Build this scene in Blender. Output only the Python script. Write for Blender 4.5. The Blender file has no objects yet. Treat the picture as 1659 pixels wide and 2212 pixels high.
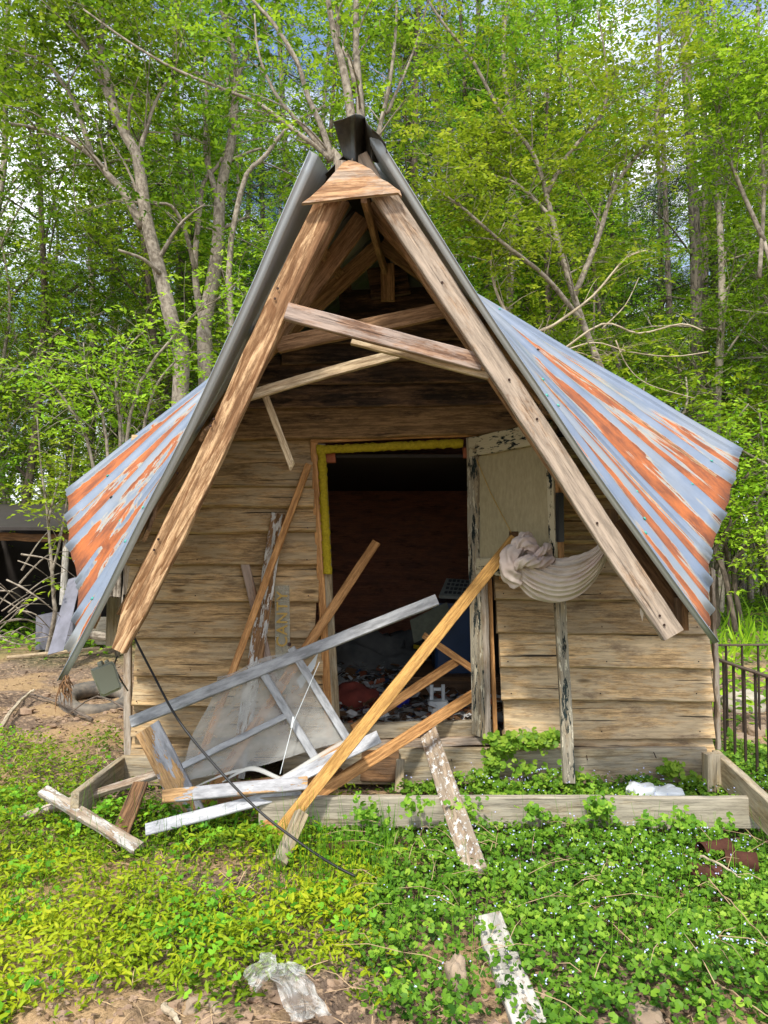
import bpy, math, random
import numpy as np
from mathutils import Vector, Matrix, noise
random.seed(7); RNG = np.random.default_rng(11)
SC = bpy.context.scene; COL = SC.collection
R = math.radians
# ---------------------------------------------------------------- camera
F = 1597.0; CU, CV = 829.5, 1106.0; PITCH = R(2.5); EYE = 1.45
cam = bpy.data.cameras.new('camera'); camo = bpy.data.objects.new('camera', cam); COL.objects.link(camo)
cam.sensor_fit = 'VERTICAL'; cam.sensor_height = 36; cam.lens = 36 * F / 2212
cam.clip_start = 0.05; cam.clip_end = 1500
camo.location = (0, 0, EYE); camo.rotation_euler = (R(90) + PITCH, 0, 0); SC.camera = camo
# ---------------------------------------------------------------- sky, sun, exposure
SUN_EL, SUN_AZ = R(52), R(-22)          # sun behind the camera, a little to the left
w = bpy.data.worlds.new('World'); SC.world = w; w.use_nodes = True
nt = w.node_tree; nt.nodes.clear()
sky = nt.nodes.new('ShaderNodeTexSky'); sky.sky_type = 'NISHITA'; sky.sun_disc = False
sky.sun_elevation = SUN_EL; sky.sun_rotation = R(180) + SUN_AZ; sky.air_density = 1.0; sky.dust_density = 1.5
bg = nt.nodes.new('ShaderNodeBackground'); bg.inputs[1].default_value = 0.15
tcw = nt.nodes.new('ShaderNodeTexCoord'); mpw = nt.nodes.new('ShaderNodeMapping'); mpw.inputs['Scale'].default_value = (1, 1, 2.2)
nz = nt.nodes.new('ShaderNodeTexNoise'); nz.inputs['Scale'].default_value = 2.6; nz.inputs['Detail'].default_value = 8
rp = nt.nodes.new('ShaderNodeValToRGB'); rp.color_ramp.elements[0].position = .42; rp.color_ramp.elements[1].position = .60
mx = nt.nodes.new('ShaderNodeMixRGB'); mx.inputs[2].default_value = (7.6, 7.8, 8.2, 1)
ow = nt.nodes.new('ShaderNodeOutputWorld')
L = nt.links.new
L(tcw.outputs['Generated'], mpw.inputs[0]); L(mpw.outputs[0], nz.inputs[0]); L(nz.outputs[0], rp.inputs[0])
L(rp.outputs[0], mx.inputs[0]); L(sky.outputs[0], mx.inputs[1]); L(mx.outputs[0], bg.inputs[0]); L(bg.outputs[0], ow.inputs[0])
sun = bpy.data.lights.new('sun', 'SUN'); sun.energy = 3.0; sun.angle = R(6); sun.color = (1, .95, .86)
suno = bpy.data.objects.new('sun', sun); COL.objects.link(suno)
sd = Vector((math.sin(SUN_AZ) * math.cos(SUN_EL), -math.cos(SUN_AZ) * math.cos(SUN_EL), math.sin(SUN_EL)))
suno.rotation_euler = sd.to_track_quat('Z', 'Y').to_euler()
SC.view_settings.view_transform = 'Standard'; SC.view_settings.look = 'None'; SC.view_settings.gamma = 1
SC.view_settings.exposure = 0.85
SC.cycles.max_bounces = 6; SC.cycles.transparent_max_bounces = 12; SC.cycles.use_denoising = True
# ---------------------------------------------------------------- helpers
cp, sp_ = math.cos(PITCH), math.sin(PITCH)
def ray(u, v):
    x = (u - CU) / F; z = -(v - CV) / F
    return Vector((x, cp - z * sp_, sp_ + z * cp))
def P(u, v, Y):
    d = ray(u, v); k = Y / d.y
    return Vector((d.x * k, Y, EYE + d.z * k))
def PG(u, v, z=0.0):
    d = ray(u, v); k = (z - EYE) / d.z
    return Vector((d.x * k, d.y * k, z))
WORLD = {}
def link(o, parent=None, origin=(0, 0, 0)):
    COL.objects.link(o); og = Vector(origin)
    if parent is not None:
        o.parent = parent; o.location = og - WORLD[parent.name]
    else: o.location = og
    WORLD[o.name] = og
    return o
def tag(o, label=None, cat=None, group=None, kind=None):
    if label: o['label'] = label
    if cat: o['category'] = cat
    if group: o['group'] = group
    if kind: o['kind'] = kind
    return o
def empty(name, loc, label, cat, group=None):
    o = bpy.data.objects.new(name, None); o.empty_display_size = .1
    link(o, None, loc); return tag(o, label, cat, group)
class MB:
    def __init__(s): s.v = []; s.f = []; s.g = []; s.r = []; s.m = []
    def add(s, vs, fs, gs=None, r=None, m=0):
        b = len(s.v); rr = random.random() if r is None else r
        s.v += [tuple(x) for x in vs]; s.f += [tuple(i + b for i in f) for f in fs]
        s.g += [tuple(x) for x in (gs if gs is not None else vs)]; s.r += [rr] * len(vs); s.m += [m] * len(fs)
    def mesh(s, name, mats, origin=(0, 0, 0), smooth=False):
        me = bpy.data.meshes.new(name)
        o = Vector(origin); me.from_pydata([(a - o.x, b - o.y, c - o.z) for a, b, c in s.v], [], s.f)
        at = me.attributes.new('gc', 'FLOAT_VECTOR', 'POINT'); at.data.foreach_set('vector', np.array(s.g, dtype=np.float32).ravel())
        at = me.attributes.new('rnd', 'FLOAT', 'POINT'); at.data.foreach_set('value', np.array(s.r, dtype=np.float32))
        for m in (mats if isinstance(mats, (list, tuple)) else [mats]): me.materials.append(m)
        me.polygons.foreach_set('material_index', s.m)
        if smooth: me.polygons.foreach_set('use_smooth', [True] * len(s.f))
        me.update(); return me
    def build(s, name, mats, parent=None, origin=None, smooth=False):
        if origin is None:
            a = np.array(s.v); origin = Vector(((a[:, 0].min() + a[:, 0].max()) / 2, (a[:, 1].min() + a[:, 1].max()) / 2, a[:, 2].min()))
        return link(bpy.data.objects.new(name, s.mesh(name, mats, origin, smooth)), parent, origin)
def n1(x, s=0.0): return noise.noise(Vector((x, s, s * 1.7)))
def board(mb, p0, p1, wd, th, n=(0, -1, 0), seg=.1, wob=.0022, bev=.0035, e0=.006, e1=.006, bow=0.0, w1=None):
    p0 = Vector(p0); p1 = Vector(p1); d = p1 - p0; Ln = d.length; d.normalize()
    n = Vector(n); n = (n - d * n.dot(d)).normalized(); s = d.cross(n)
    k = max(2, min(60, int(Ln / seg) + 1)); sd_ = random.random() * 99; o = [random.random() * 40 for _ in range(3)]
    vs, gs, fs = [], [], []
    w1 = wd if w1 is None else w1
    for i in range(k + 1):
        t = i / k; c = p0 + d * Ln * t
        c = c + s * n1(t * Ln * 1.5, sd_) * wob * 2 + n * n1(t * Ln * 1.3, sd_ + 5) * wob * 2 + n * bow * 4 * t * (1 - t)
        hw = (wd + (w1 - wd) * t) / 2; a = hw + n1(t * Ln * 9, sd_ + 9) * wob; b_ = hw + n1(t * Ln * 9, sd_ + 13) * wob; h = th / 2; b = min(bev, hw * .4, h * .4)
        for (x, y) in ((-a + b, h), (b_ - b, h), (b_, h - b), (b_, -h + b), (b_ - b, -h), (-a + b, -h), (-a, -h + b), (-a, h - b)):
            q = c + s * x + n * y; l = t * Ln
            if i == 0: dl = noise.noise(Vector((x * 90, y * 60, sd_))) * e0; q = q + d * dl; l += dl
            if i == k: dl = noise.noise(Vector((x * 90, y * 60, sd_ + 3))) * e1; q = q + d * dl; l += dl
            vs.append(q); gs.append((l + o[0], x + o[1], y + o[2]))
    for i in range(k):
        for j in range(8):
            a = i * 8 + j; b = i * 8 + (j + 1) % 8; fs.append((a, a + 8, b + 8, b))
    fs.append(tuple(range(0, 8))); fs.append(tuple(k * 8 + j for j in reversed(range(8))))
    mb.add(vs, fs, gs)
def tube(mb, pts, rad, sides=6, caps=True, r=None, gsc=1.0):
    pts = [Vector(p) for p in pts]; k = len(pts); vs, gs, fs = [], [], []; l = 0; o = random.random() * 20
    up = None
    for i, p in enumerate(pts):
        d = (pts[min(i + 1, k - 1)] - pts[max(i - 1, 0)]).normalized()
        if up is None: up = d.orthogonal().normalized()
        up = (up - d * up.dot(d)); up = up.normalized() if up.length > 1e-6 else d.orthogonal().normalized()
        sdv = d.cross(up); rr = rad[i] if isinstance(rad, (list, tuple)) else rad
        if i: l += (p - pts[i - 1]).length
        for j in range(sides):
            a = 2 * math.pi * j / sides
            vs.append(p + (up * math.cos(a) + sdv * math.sin(a)) * rr); gs.append((l * gsc + o, math.cos(a) * rr * gsc, math.sin(a) * rr * gsc))
    for i in range(k - 1):
        for j in range(sides):
            a = i * sides + j; b = i * sides + (j + 1) % sides; fs.append((a, b, b + sides, a + sides))
    if caps: fs.append(tuple(reversed(range(sides)))); fs.append(tuple((k - 1) * sides + j for j in range(sides)))
    mb.add(vs, fs, gs, r)
def smooth_path(pts, n=4, jit=0.0):
    pts = [Vector(p) for p in pts]; out = []
    for i in range(len(pts) - 1):
        a = pts[max(i - 1, 0)]; b = pts[i]; c = pts[i + 1]; d = pts[min(i + 2, len(pts) - 1)]
        for k in range(n):
            t = k / n
            q = .5 * ((2 * b) + (c - a) * t + (2 * a - 5 * b + 4 * c - d) * t * t + (3 * b - a - 3 * c + d) * t ** 3)
            if jit: q = q + Vector([random.uniform(-jit, jit) for _ in range(3)])
            out.append(q)
    out.append(pts[-1]); return out
def box(mb, lo, hi, bev=0.0):
    x0, y0, z0 = lo; x1, y1, z1 = hi
    board(mb, ((x0 + x1) / 2, (y0 + y1) / 2, z0), ((x0 + x1) / 2, (y0 + y1) / 2, z1), x1 - x0, y1 - y0, wob=0, bev=max(bev, .0005), e0=0, e1=0, seg=9)
def prism(mb, outline, n, th, gdir=None):
    """outline: 3D points in order, extruded away from n by th"""
    n = Vector(n).normalized(); k = len(outline); pts = [Vector(p) for p in outline]
    gd = (Vector(gdir) if gdir else (pts[1] - pts[0])).normalized(); g2 = n.cross(gd); o = [random.random() * 30 for _ in range(2)]
    vs = pts + [p - n * th for p in pts]
    fs = [tuple(range(k)), tuple(reversed(range(k, 2 * k)))] + [(i, i + k, (i + 1) % k + k, (i + 1) % k) for i in range(k)]
    c0 = pts[0]; gs = [((p - c0).dot(gd) + o[0], (p - c0).dot(g2) + o[1], (p - c0).dot(n)) for p in vs]
    mb.add(vs, fs, gs)
def grid_mesh(mb, fn, nu, nv, gfn=None, r=.5, closed_u=False):
    vs, gs, fs = [], [], []
    for j in range(nv + 1):
        for i in range(nu + 1):
            p = fn(i / nu, j / nv); vs.append(p); gs.append(gfn(i / nu, j / nv) if gfn else p)
    for j in range(nv):
        for i in range(nu):
            a = j * (nu + 1) + i; fs.append((a, a + 1, a + nu + 2, a + nu + 1))
    mb.add(vs, fs, gs, r)
# ---------------------------------------------------------------- materials
def newmat(name):
    m = bpy.data.materials.new(name); m.use_nodes = True; t = m.node_tree; t.nodes.clear()
    o = t.nodes.new('ShaderNodeOutputMaterial'); b = t.nodes.new('ShaderNodeBsdfPrincipled'); t.links.new(b.outputs[0], o.inputs[0])
    return m, t, b, o
class NT:
    def __init__(s, t): s.t = t
    def l(s, a, b): s.t.links.new(a, b)
    def attr(s, name, out='Vector'):
        n = s.t.nodes.new('ShaderNodeAttribute'); n.attribute_name = name; return n.outputs[out]
    def map(s, v, sc, loc=(0, 0, 0)):
        n = s.t.nodes.new('ShaderNodeMapping'); n.inputs['Scale'].default_value = sc; n.inputs['Location'].default_value = loc; s.l(v, n.inputs[0]); return n.outputs[0]
    def noise(s, v, sc=1, det=3, rough=.55, dist=0):
        n = s.t.nodes.new('ShaderNodeTexNoise'); n.inputs['Scale'].default_value = sc; n.inputs['Detail'].default_value = det
        n.inputs['Roughness'].default_value = rough; n.inputs['Distortion'].default_value = dist; s.l(v, n.inputs['Vector']); return n.outputs[0]
    def math(s, op, a, b=None, c=None):
        n = s.t.nodes.new('ShaderNodeMath'); n.operation = op
        for i, x in enumerate((a, b, c)):
            if x is None: continue
            if isinstance(x, (int, float)): n.inputs[i].default_value = x
            else: s.l(x, n.inputs[i])
        return n.outputs[0]
    def step(s, v, lo, hi):
        n = s.t.nodes.new('ShaderNodeMapRange'); n.inputs[1].default_value = lo; n.inputs[2].default_value = hi; s.l(v, n.inputs[0]); return n.outputs[0]
    def mix(s, f, a, b, mode='MIX'):
        n = s.t.nodes.new('ShaderNodeMixRGB'); n.blend_type = mode
        for i, x in enumerate((f, a, b)):
            if isinstance(x, (int, float)): n.inputs[i].default_value = x
            elif isinstance(x, tuple): n.inputs[i].default_value = (*x, 1) if len(x) == 3 else x
            else: s.l(x, n.inputs[i])
        return n.outputs[0]
    def bump(s, h, st, dist, bs):
        n = s.t.nodes.new('ShaderNodeBump'); n.inputs['Strength'].default_value = st; n.inputs['Distance'].default_value = dist; s.l(h, n.inputs['Height']); s.l(n.outputs[0], bs.inputs['Normal'])
def wood(name, light, dark, weath=None, wamt=.5, ring=.5, crack=.5, paint=None, pamt=0.0, paint2=None, p2amt=0.0, stain=None, samt=0.0, knots=.5, rnd=.25, rough=.8, psc=(5, 16, 16), ringf=13, med_a=.6, gsc=(.3, 9, 9)):
    m, t, b, o = newmat(name); N = NT(t); gc = N.attr('gc'); rd = N.attr('rnd', 'Fac')
    fine = N.noise(N.map(gc, (15, 130, 130)), 1, 5, .8)
    base = N.noise(N.map(gc, gsc), 1, 3, .5, .35)
    # knots push the growth rings apart
    vo = t.nodes.new('ShaderNodeTexVoronoi'); vo.feature = 'F1'; vo.inputs['Scale'].default_value = 1
    N.l(N.map(gc, (1.7, 6.5, 6.5)), vo.inputs['Vector'])
    sc_ = t.nodes.new('ShaderNodeSeparateColor'); N.l(vo.outputs['Color'], sc_.inputs[0]); has = N.step(sc_.outputs[0], .58, .6)
    kn = N.math('EXPONENT', N.math('MULTIPLY', N.math('MULTIPLY', vo.outputs['Distance'], vo.outputs['Distance']), -30)); kn = N.math('MULTIPLY', kn, has)
    rings = N.math('FRACT', N.math('MULTIPLY', N.math('ADD', base, N.math('MULTIPLY', kn, .35 * knots)), ringf))
    rings = N.math('POWER', rings, 1.8)
    col = N.mix(N.math('MULTIPLY', rings, ring), light, dark)
    med = N.noise(N.map(gc, (4.5, 52, 52), (2, 6, 3)), 1, 6, .72)
    col = N.mix(N.math('MULTIPLY', N.step(fine, .46, .60), .6), col, tuple(x * .55 for x in dark))
    col = N.mix(N.math('MULTIPLY', N.step(med, .47, .59), med_a), col, tuple(x * .62 for x in dark))
    col = N.mix(N.math('MULTIPLY', N.step(med, .48, .34), .4), col, tuple(min(1, x * 1.35) for x in light))
    if weath:
        wn = N.step(N.noise(N.map(gc, (3, 13, 13)), 1, 8, .75), .68 - wamt * .4, .78 - wamt * .4)
        col = N.mix(N.math('MULTIPLY', wn, .8), col, N.mix(N.math('MULTIPLY', N.step(med, .38, .62), med_a), weath, tuple(x * .4 for x in weath)))
    if stain:
        sn = N.step(N.noise(N.map(gc, (3, 12, 12), (3, 8, 1)), 1, 8, .75), .7 - samt * .4, .8 - samt * .35)
        col = N.mix(N.math('MULTIPLY', sn, .8), col, stain)
    kd = N.step(kn, .72, .95)
    col = N.mix(N.math('MULTIPLY', kd, .8 * knots), col, tuple(x * .3 for x in dark))
    cr = N.step(N.noise(N.map(gc, (1.6, 70, 40), (9, 2, 4)), 1, 3, .5), .655, .70)
    col = N.mix(N.math('MULTIPLY', cr, crack), col, (.015, .012, .01))
    h = N.math('ADD', N.math('MULTIPLY', fine, .5), N.math('MULTIPLY', rings, -.35)); h = N.math('SUBTRACT', h, N.math('MULTIPLY', N.step(med, .5, .66), .7)); h = N.math('SUBTRACT', h, N.math('MULTIPLY', cr, crack * 1.5))
    if paint:
        pn = N.noise(N.map(gc, psc), 1, 6, .72)
        pf = N.step(pn, .66 - pamt * .34, .675 - pamt * .34)
        col = N.mix(pf, col, N.mix(N.step(N.noise(N.map(gc, (7, 26, 26)), 1, 5, .7), .38, .62), paint, tuple(x * .5 for x in paint))); h = N.math('ADD', N.math('MULTIPLY', h, .7), N.math('MULTIPLY', pf, .6))
    if paint2:
        pn = N.noise(N.map(gc, (psc[0] * 1.3, psc[1] * 1.2, psc[2] * 1.2), (7, 3, 5)), 1, 6, .72)
        pf = N.step(pn, .66 - p2amt * .34, .675 - p2amt * .34)
        col = N.mix(pf, col, paint2); h = N.math('ADD', h, N.math('MULTIPLY', pf, .5))
    br = N.math('ADD', 1 - rnd, N.math('MULTIPLY', rd, 2 * rnd))
    hs = t.nodes.new('ShaderNodeHueSaturation'); N.l(col, hs.inputs['Color']); N.l(br, hs.inputs['Value'])
    N.l(hs.outputs[0], b.inputs['Base Color']); b.inputs['Roughness'].default_value = rough
    b.inputs['Specular IOR Level'].default_value = .25
    N.bump(h, .9, .0022, b); return m
def simple(name, col, col2=None, sc=8, rough=.8, metal=0, bump=.3, bdist=.002, spec=.4, gc=True, vec=(1, 1, 1)):
    m, t, b, o = newmat(name); N = NT(t)
    v = N.map(N.attr('gc'), vec)
    nn = N.noise(v, sc, 5, .6); N.l(N.mix(N.step(nn, .3, .7), col, col2 or tuple(x * .7 for x in col)), b.inputs['Base Color'])
    b.inputs['Roughness'].default_value = rough; b.inputs['Metallic'].default_value = metal; b.inputs['Specular IOR Level'].default_value = spec
    if bump: N.bump(N.noise(v, sc * 3, 4, .6), bump, bdist, b)
    return m
def leafmat(name, cols, trans=.35, rough=.5, tv=1.7):
    m, t, b, o = newmat(name); N = NT(t)
    rp = t.nodes.new('ShaderNodeValToRGB'); e = rp.color_ramp.elements
    e[0].position = 0; e[0].color = (*cols[0], 1); e[1].position = 1; e[1].color = (*cols[-1], 1)
    for i, c in enumerate(cols[1:-1]): x = e.new((i + 1) / (len(cols) - 1)); x.color = (*c, 1)
    N.l(N.attr('rnd', 'Fac'), rp.inputs[0])
    oi = t.nodes.new('ShaderNodeObjectInfo'); hs = t.nodes.new('ShaderNodeHueSaturation')
    N.l(N.math('ADD', .78, N.math('MULTIPLY', oi.outputs['Random'], .44)), hs.inputs['Value']); N.l(N.math('ADD', .485, N.math('MULTIPLY', oi.outputs['Random'], .03)), hs.inputs['Hue'])
    N.l(rp.outputs[0], hs.inputs['Color'])
    N.l(hs.outputs[0], b.inputs['Base Color']); b.inputs['Roughness'].default_value = rough; b.inputs['Specular IOR Level'].default_value = .12
    tr = t.nodes.new('ShaderNodeBsdfTranslucent'); ms = t.nodes.new('ShaderNodeMixShader'); ms.inputs[0].default_value = trans
    g = t.nodes.new('ShaderNodeHueSaturation'); g.inputs['Value'].default_value = tv; g.inputs['Hue'].default_value = .485; N.l(hs.outputs[0], g.inputs['Color']); N.l(g.outputs[0], tr.inputs[0])
    N.l(b.outputs[0], ms.inputs[1]); N.l(tr.outputs[0], ms.inputs[2]); N.l(ms.outputs[0], o.inputs[0]); return m
M = {}
M['siding'] = wood('weathered_siding', (.56, .38, .19), (.24, .145, .065), weath=(.50, .39, .245), wamt=.6, ring=.35, crack=.95, stain=(.15, .10, .06), samt=.42, rnd=.28, med_a=.42, knots=1)
M['siding_left'] = wood('browner_weathered_siding', (.50, .335, .165), (.21, .13, .06), weath=(.42, .325, .20), wamt=.55, ring=.35, crack=.95, stain=(.13, .085, .045), samt=.42, rnd=.32, med_a=.45, knots=1)
M['siding_shade_tone'] = wood('shade_toned_gable_wood', (.26, .155, .085), (.11, .068, .04), weath=(.06, .045, .038), wamt=.6, ring=.5, crack=.8, stain=(.012, .011, .010), samt=.55, rnd=.3)  # gable boards: the shade under the roof is put into this darker colour
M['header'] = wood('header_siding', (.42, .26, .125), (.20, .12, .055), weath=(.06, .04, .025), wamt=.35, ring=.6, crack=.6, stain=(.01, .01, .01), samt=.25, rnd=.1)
M['rafter'] = wood('rafter_wood', (.46, .325, .215), (.16, .095, .055), weath=(.47, .39, .31), wamt=.75, ring=.85, crack=.5, rnd=.06, ringf=26)
M['rafter_l'] = wood('live_edge_rafter', (.60, .40, .22), (.19, .085, .03), weath=(.20, .095, .04), wamt=.55, ring=.95, crack=.35, knots=1, rnd=.06, ringf=13, gsc=(.6, 6, 6))
M['rafter_in'] = wood('inner_rafter_wood', (.52, .31, .17), (.25, .135, .065), ring=.6, crack=.2, rnd=.15)
M['collar'] = wood('collar_wood', (.40, .25, .16), (.16, .085, .055), weath=(.42, .34, .29), wamt=.6, ring=.8, crack=.5, rnd=.05, ringf=18)
M['fresh'] = wood('fresh_pine', (.56, .30, .115), (.36, .16, .05), ring=.55, crack=.08, knots=.6, rnd=.14, rough=.6)
M['fresh2'] = wood('yellow_pine', (.62, .36, .11), (.42, .20, .045), ring=.6, crack=.05, knots=.4, rnd=.05, rough=.55, ringf=16)
M['pale'] = wood('pale_stick_wood', (.58, .47, .31), (.36, .24, .13), weath=(.34, .24, .15), wamt=.3, ring=.6, crack=.3, rnd=.08)
M['gusset'] = wood('gusset_plywood', (.56, .34, .18), (.30, .145, .07), weath=(.52, .42, .33), wamt=.55, ring=.7, crack=.5, rnd=.02, knots=.8, gsc=(.8, 6, 6))
M['deck'] = wood('deck_lumber', (.40, .32, .20), (.25, .18, .10), weath=(.40, .35, .26), wamt=.6, ring=.5, crack=.45, rnd=.12)
M['deck_grey'] = wood('grey_deck_lumber', (.38, .32, .22), (.22, .175, .11), weath=(.42, .38, .30), wamt=.8, ring=.5, crack=.6, rnd=.1)
M['old'] = wood('old_grey_wood', (.34, .26, .18), (.17, .11, .07), weath=(.46, .40, .33), wamt=.6, ring=.6, crack=.8, rnd=.15)
M['oldbrown'] = wood('rotten_brown_wood', (.24, .13, .06), (.09, .045, .02), weath=(.16, .10, .06), wamt=.5, ring=.7, crack=.9, rnd=.1)
M['splat'] = wood('paint_splattered_plank', (.36, .28, .20), (.20, .14, .09), weath=(.40, .33, .25), wamt=.5, ring=.4, crack=.5, paint=(.78, .76, .72), pamt=.32, psc=(24, 40, 40), rnd=.05)
M['greyflake'] = wood('flaking_grey_plank', (.34, .25, .17), (.16, .11, .07), weath=(.4, .35, .28), wamt=.6, paint=(.56, .53, .48), pamt=.42, crack=.7, rnd=.05)
M['whitelog'] = wood('flaking_white_plank', (.36, .27, .18), (.18, .12, .07), weath=(.4, .34, .26), wamt=.5, paint=(.56, .53, .47), pamt=.78, crack=.7, rnd=.05)
M['peelwhite'] = wood('peeling_white_board', (.30, .17, .08), (.15, .075, .03), paint=(.66, .65, .62), pamt=.50, psc=(5, 22, 22), crack=.5, rnd=.03)
M['silver'] = wood('silver_painted_wood', (.46, .30, .16), (.28, .16, .08), paint=(.38, .39, .405), pamt=1.05, psc=(3, 16, 16), crack=.15, ring=.4, rnd=.05, rough=.5)
M['silver_worn'] = wood('worn_silver_painted_wood', (.50, .30, .13), (.30, .16, .065), weath=(.4, .33, .26), wamt=.35, paint=(.42, .42, .44), pamt=.55, psc=(2.4, 9, 9), crack=.2, ring=.4, rnd=.05, rough=.6)
M['white_trim'] = wood('dirty_white_trim', (.45, .30, .19), (.3, .18, .10), paint=(.56, .57, .60), pamt=.95, psc=(3, 18, 18), crack=.3, ring=.3, rnd=.05)
M['peel'] = wood('peeling_cream_black_wood', (.44, .35, .20), (.24, .17, .09), weath=(.40, .35, .25), wamt=.4, paint=(.012, .022, .024), pamt=.62, paint2=(.52, .46, .31), p2amt=.62, psc=(7, 22, 22), crack=.6, rnd=.02)
M['peel2'] = wood('peeling_dark_stile', (.38, .31, .20), (.22, .16, .10), weath=(.36, .33, .26), wamt=.6, paint=(.02, .035, .035), pamt=.33, paint2=(.60, .54, .40), p2amt=.28, psc=(6, 30, 30), crack=.9, rnd=.02)
M['plywood'] = wood('stained_plywood', (.34, .14, .08), (.22, .09, .055), weath=(.18, .085, .06), wamt=.5, med_a=.2, ring=.2, crack=.1, stain=(.04, .02, .015), samt=.4, rnd=.05)
M['panel'] = simple('mildewed_fibreboard', (.42, .36, .22), (.31, .265, .155), sc=60, rough=.9, bump=.2, vec=(.35, 1, 1))
M['panel_grey'] = simple('grey_sheet_panel', (.20, .20, .24), (.10, .10, .115), sc=5, rough=.5, bump=.2)
M['foam'] = simple('yellow_foam_strip', (.56, .44, .035), (.36, .28, .02), sc=70, rough=1, bump=1, bdist=.008, spec=.1)
M['redblock'] = simple('red_painted_block', (.42, .13, .06), None, 20)
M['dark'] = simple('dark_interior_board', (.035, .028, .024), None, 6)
M['litterpaper2'] = simple('pale_scraps', (.62, .62, .60), (.4, .4, .4), 20, rough=.9)
M['black'] = simple('black_rubber_cable', (.012, .012, .014), None, 10, rough=.45, bump=0)
M['iron'] = simple('rusty_black_iron', (.022, .02, .018), (.06, .035, .022), 25, rough=.6, metal=.3)
M['railtop'] = simple('rusty_rail_cap', (.11, .075, .055), (.05, .035, .025), 25, rough=.7)
M['boxgreen'] = simple('grey_green_plastic', (.20, .21, .155), (.23, .24, .18), 6, rough=.45, bump=.05)
M['nail'] = simple('rusty_nail', (.05, .025, .018), None, 30, rough=.6, metal=.5)
M['teal'] = simple('teal_washer', (.03, .38, .30), None, 30, rough=.5)
M['rust'] = simple('rusted_tin', (.085, .036, .024), (.045, .02, .014), 22, rough=.95, spec=.1)
M['rubber'] = simple('mud_caked_rubber', (.035, .038, .042), (.24, .20, .15), 9, rough=.8)
M['whiteplastic'] = simple('white_plastic', (.70, .74, .74), (.62, .66, .68), 6, rough=.35, bump=0)
M['bluebin'] = simple('blue_storage_plastic', (.025, .06, .14), (.02, .045, .10), 6, rough=.4, bump=.1)
M['blue'] = simple('deep_blue_plastic', (.03, .05, .5), None, 6, rough=.4, bump=0)
M['keys'] = simple('dusty_keyboard_plastic', (.30, .32, .28), (.22, .23, .2), 20, rough=.6, bump=0)
M['keydark'] = simple('dark_key_plastic', (.05, .055, .06), None, 20, rough=.6, bump=0)
M['redcloth'] = simple('faded_red_cloth', (.22, .045, .03), (.12, .025, .018), 12, rough=.95)
M['greycloth'] = simple('grey_blanket', (.16, .16, .15), (.05, .055, .055), 4, rough=1)
M['gold'] = simple('faded_gold_letters', (.50, .32, .06), (.38, .24, .05), 30, rough=.5)
M['stone'] = simple('field_stone', (.34, .26, .18), (.20, .145, .10), 7, rough=.95, bump=.8, bdist=.01)
M['palestone'] = simple('pale_field_stone', (.46, .42, .34), (.30, .27, .2), 7, rough=.95, bump=.8, bdist=.01)
M['litterpaper'] = simple('torn_paper', (.5, .5, .48), (.32, .32, .32), 20, rough=.9)
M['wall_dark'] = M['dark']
def barkmat(name, c1, c2, sc=(9, 24, 24), bd=.012):
    m, t, b, o = newmat(name); N = NT(t); g = N.attr('gc')
    a = N.noise(N.map(g, sc), 1, 5, .65); bb = N.noise(N.map(g, (2, 6, 6)), 1, 3)
    c = N.mix(N.step(a, .42, .58), c2, c1); c = N.mix(N.math('MULTIPLY', N.step(bb, .5, .7), .5), c, tuple(x * 1.3 for x in c1))
    N.l(c, b.inputs['Base Color']); b.inputs['Roughness'].default_value = .95; N.bump(a, 1, bd, b); return m
M['bark'] = barkmat('grey_smooth_bark', (.30, .26, .205), (.14, .115, .085), (14, 20, 20), .006)
M['bark2'] = barkmat('brown_bark', (.15, .115, .085), (.06, .045, .033))
M['pinebark'] = barkmat('plated_pine_bark', (.21, .175, .14), (.05, .04, .032), (6, 22, 22), .03)
M['twig'] = barkmat('dry_twig', (.46, .39, .28), (.30, .24, .16))
def glassy(name, col, op, rough=.3):
    m, t, b, o = newmat(name); N = NT(t); b.inputs['Base Color'].default_value = (*col, 1); b.inputs['Roughness'].default_value = rough
    tr = t.nodes.new('ShaderNodeBsdfTransparent'); ms = t.nodes.new('ShaderNodeMixShader')
    nn = N.noise(N.map(N.attr('gc'), (6, 6, 6)), 1, 4)
    N.l(N.math('ADD', op, N.math('MULTIPLY', N.math('SUBTRACT', N.step(nn, .3, .7), .5), .3)), ms.inputs[0]); N.l(tr.outputs[0], ms.inputs[1]); N.l(b.outputs[0], ms.inputs[2]); N.l(ms.outputs[0], o.inputs[0]); return m
M['mesh'] = glassy('insect_screen', (.44, .44, .41), .44, .8)
M['sheer'] = glassy('folded_insect_screen', (.58, .58, .54), .8, .8)
M['signglass'] = glassy('dusty_clear_strip', (.40, .38, .28), .5, .3)
M['bag'] = glassy('clear_plastic_bag', (.72, .73, .70), .42, .28)
def clothmat():
    m, t, b, o = newmat('dirty_pale_cloth'); N = NT(t); g = N.attr('gc')
    c = N.mix(N.step(N.noise(N.map(g, (5, 5, 5)), 1, 4), .35, .65), (.60, .53, .45), (.47, .40, .32))
    c = N.mix(N.math('MULTIPLY', N.step(N.noise(N.map(g, (3, 3, 3), (4, 4, 4)), 1, 3), .5, .7), .6), c, (.50, .38, .36))
    N.l(c, b.inputs['Base Color']); b.inputs['Roughness'].default_value = .95; N.bump(N.noise(N.map(g, (60, 60, 60)), 1, 3), .3, .002, b); return m
M['cloth'] = clothmat()
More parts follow.
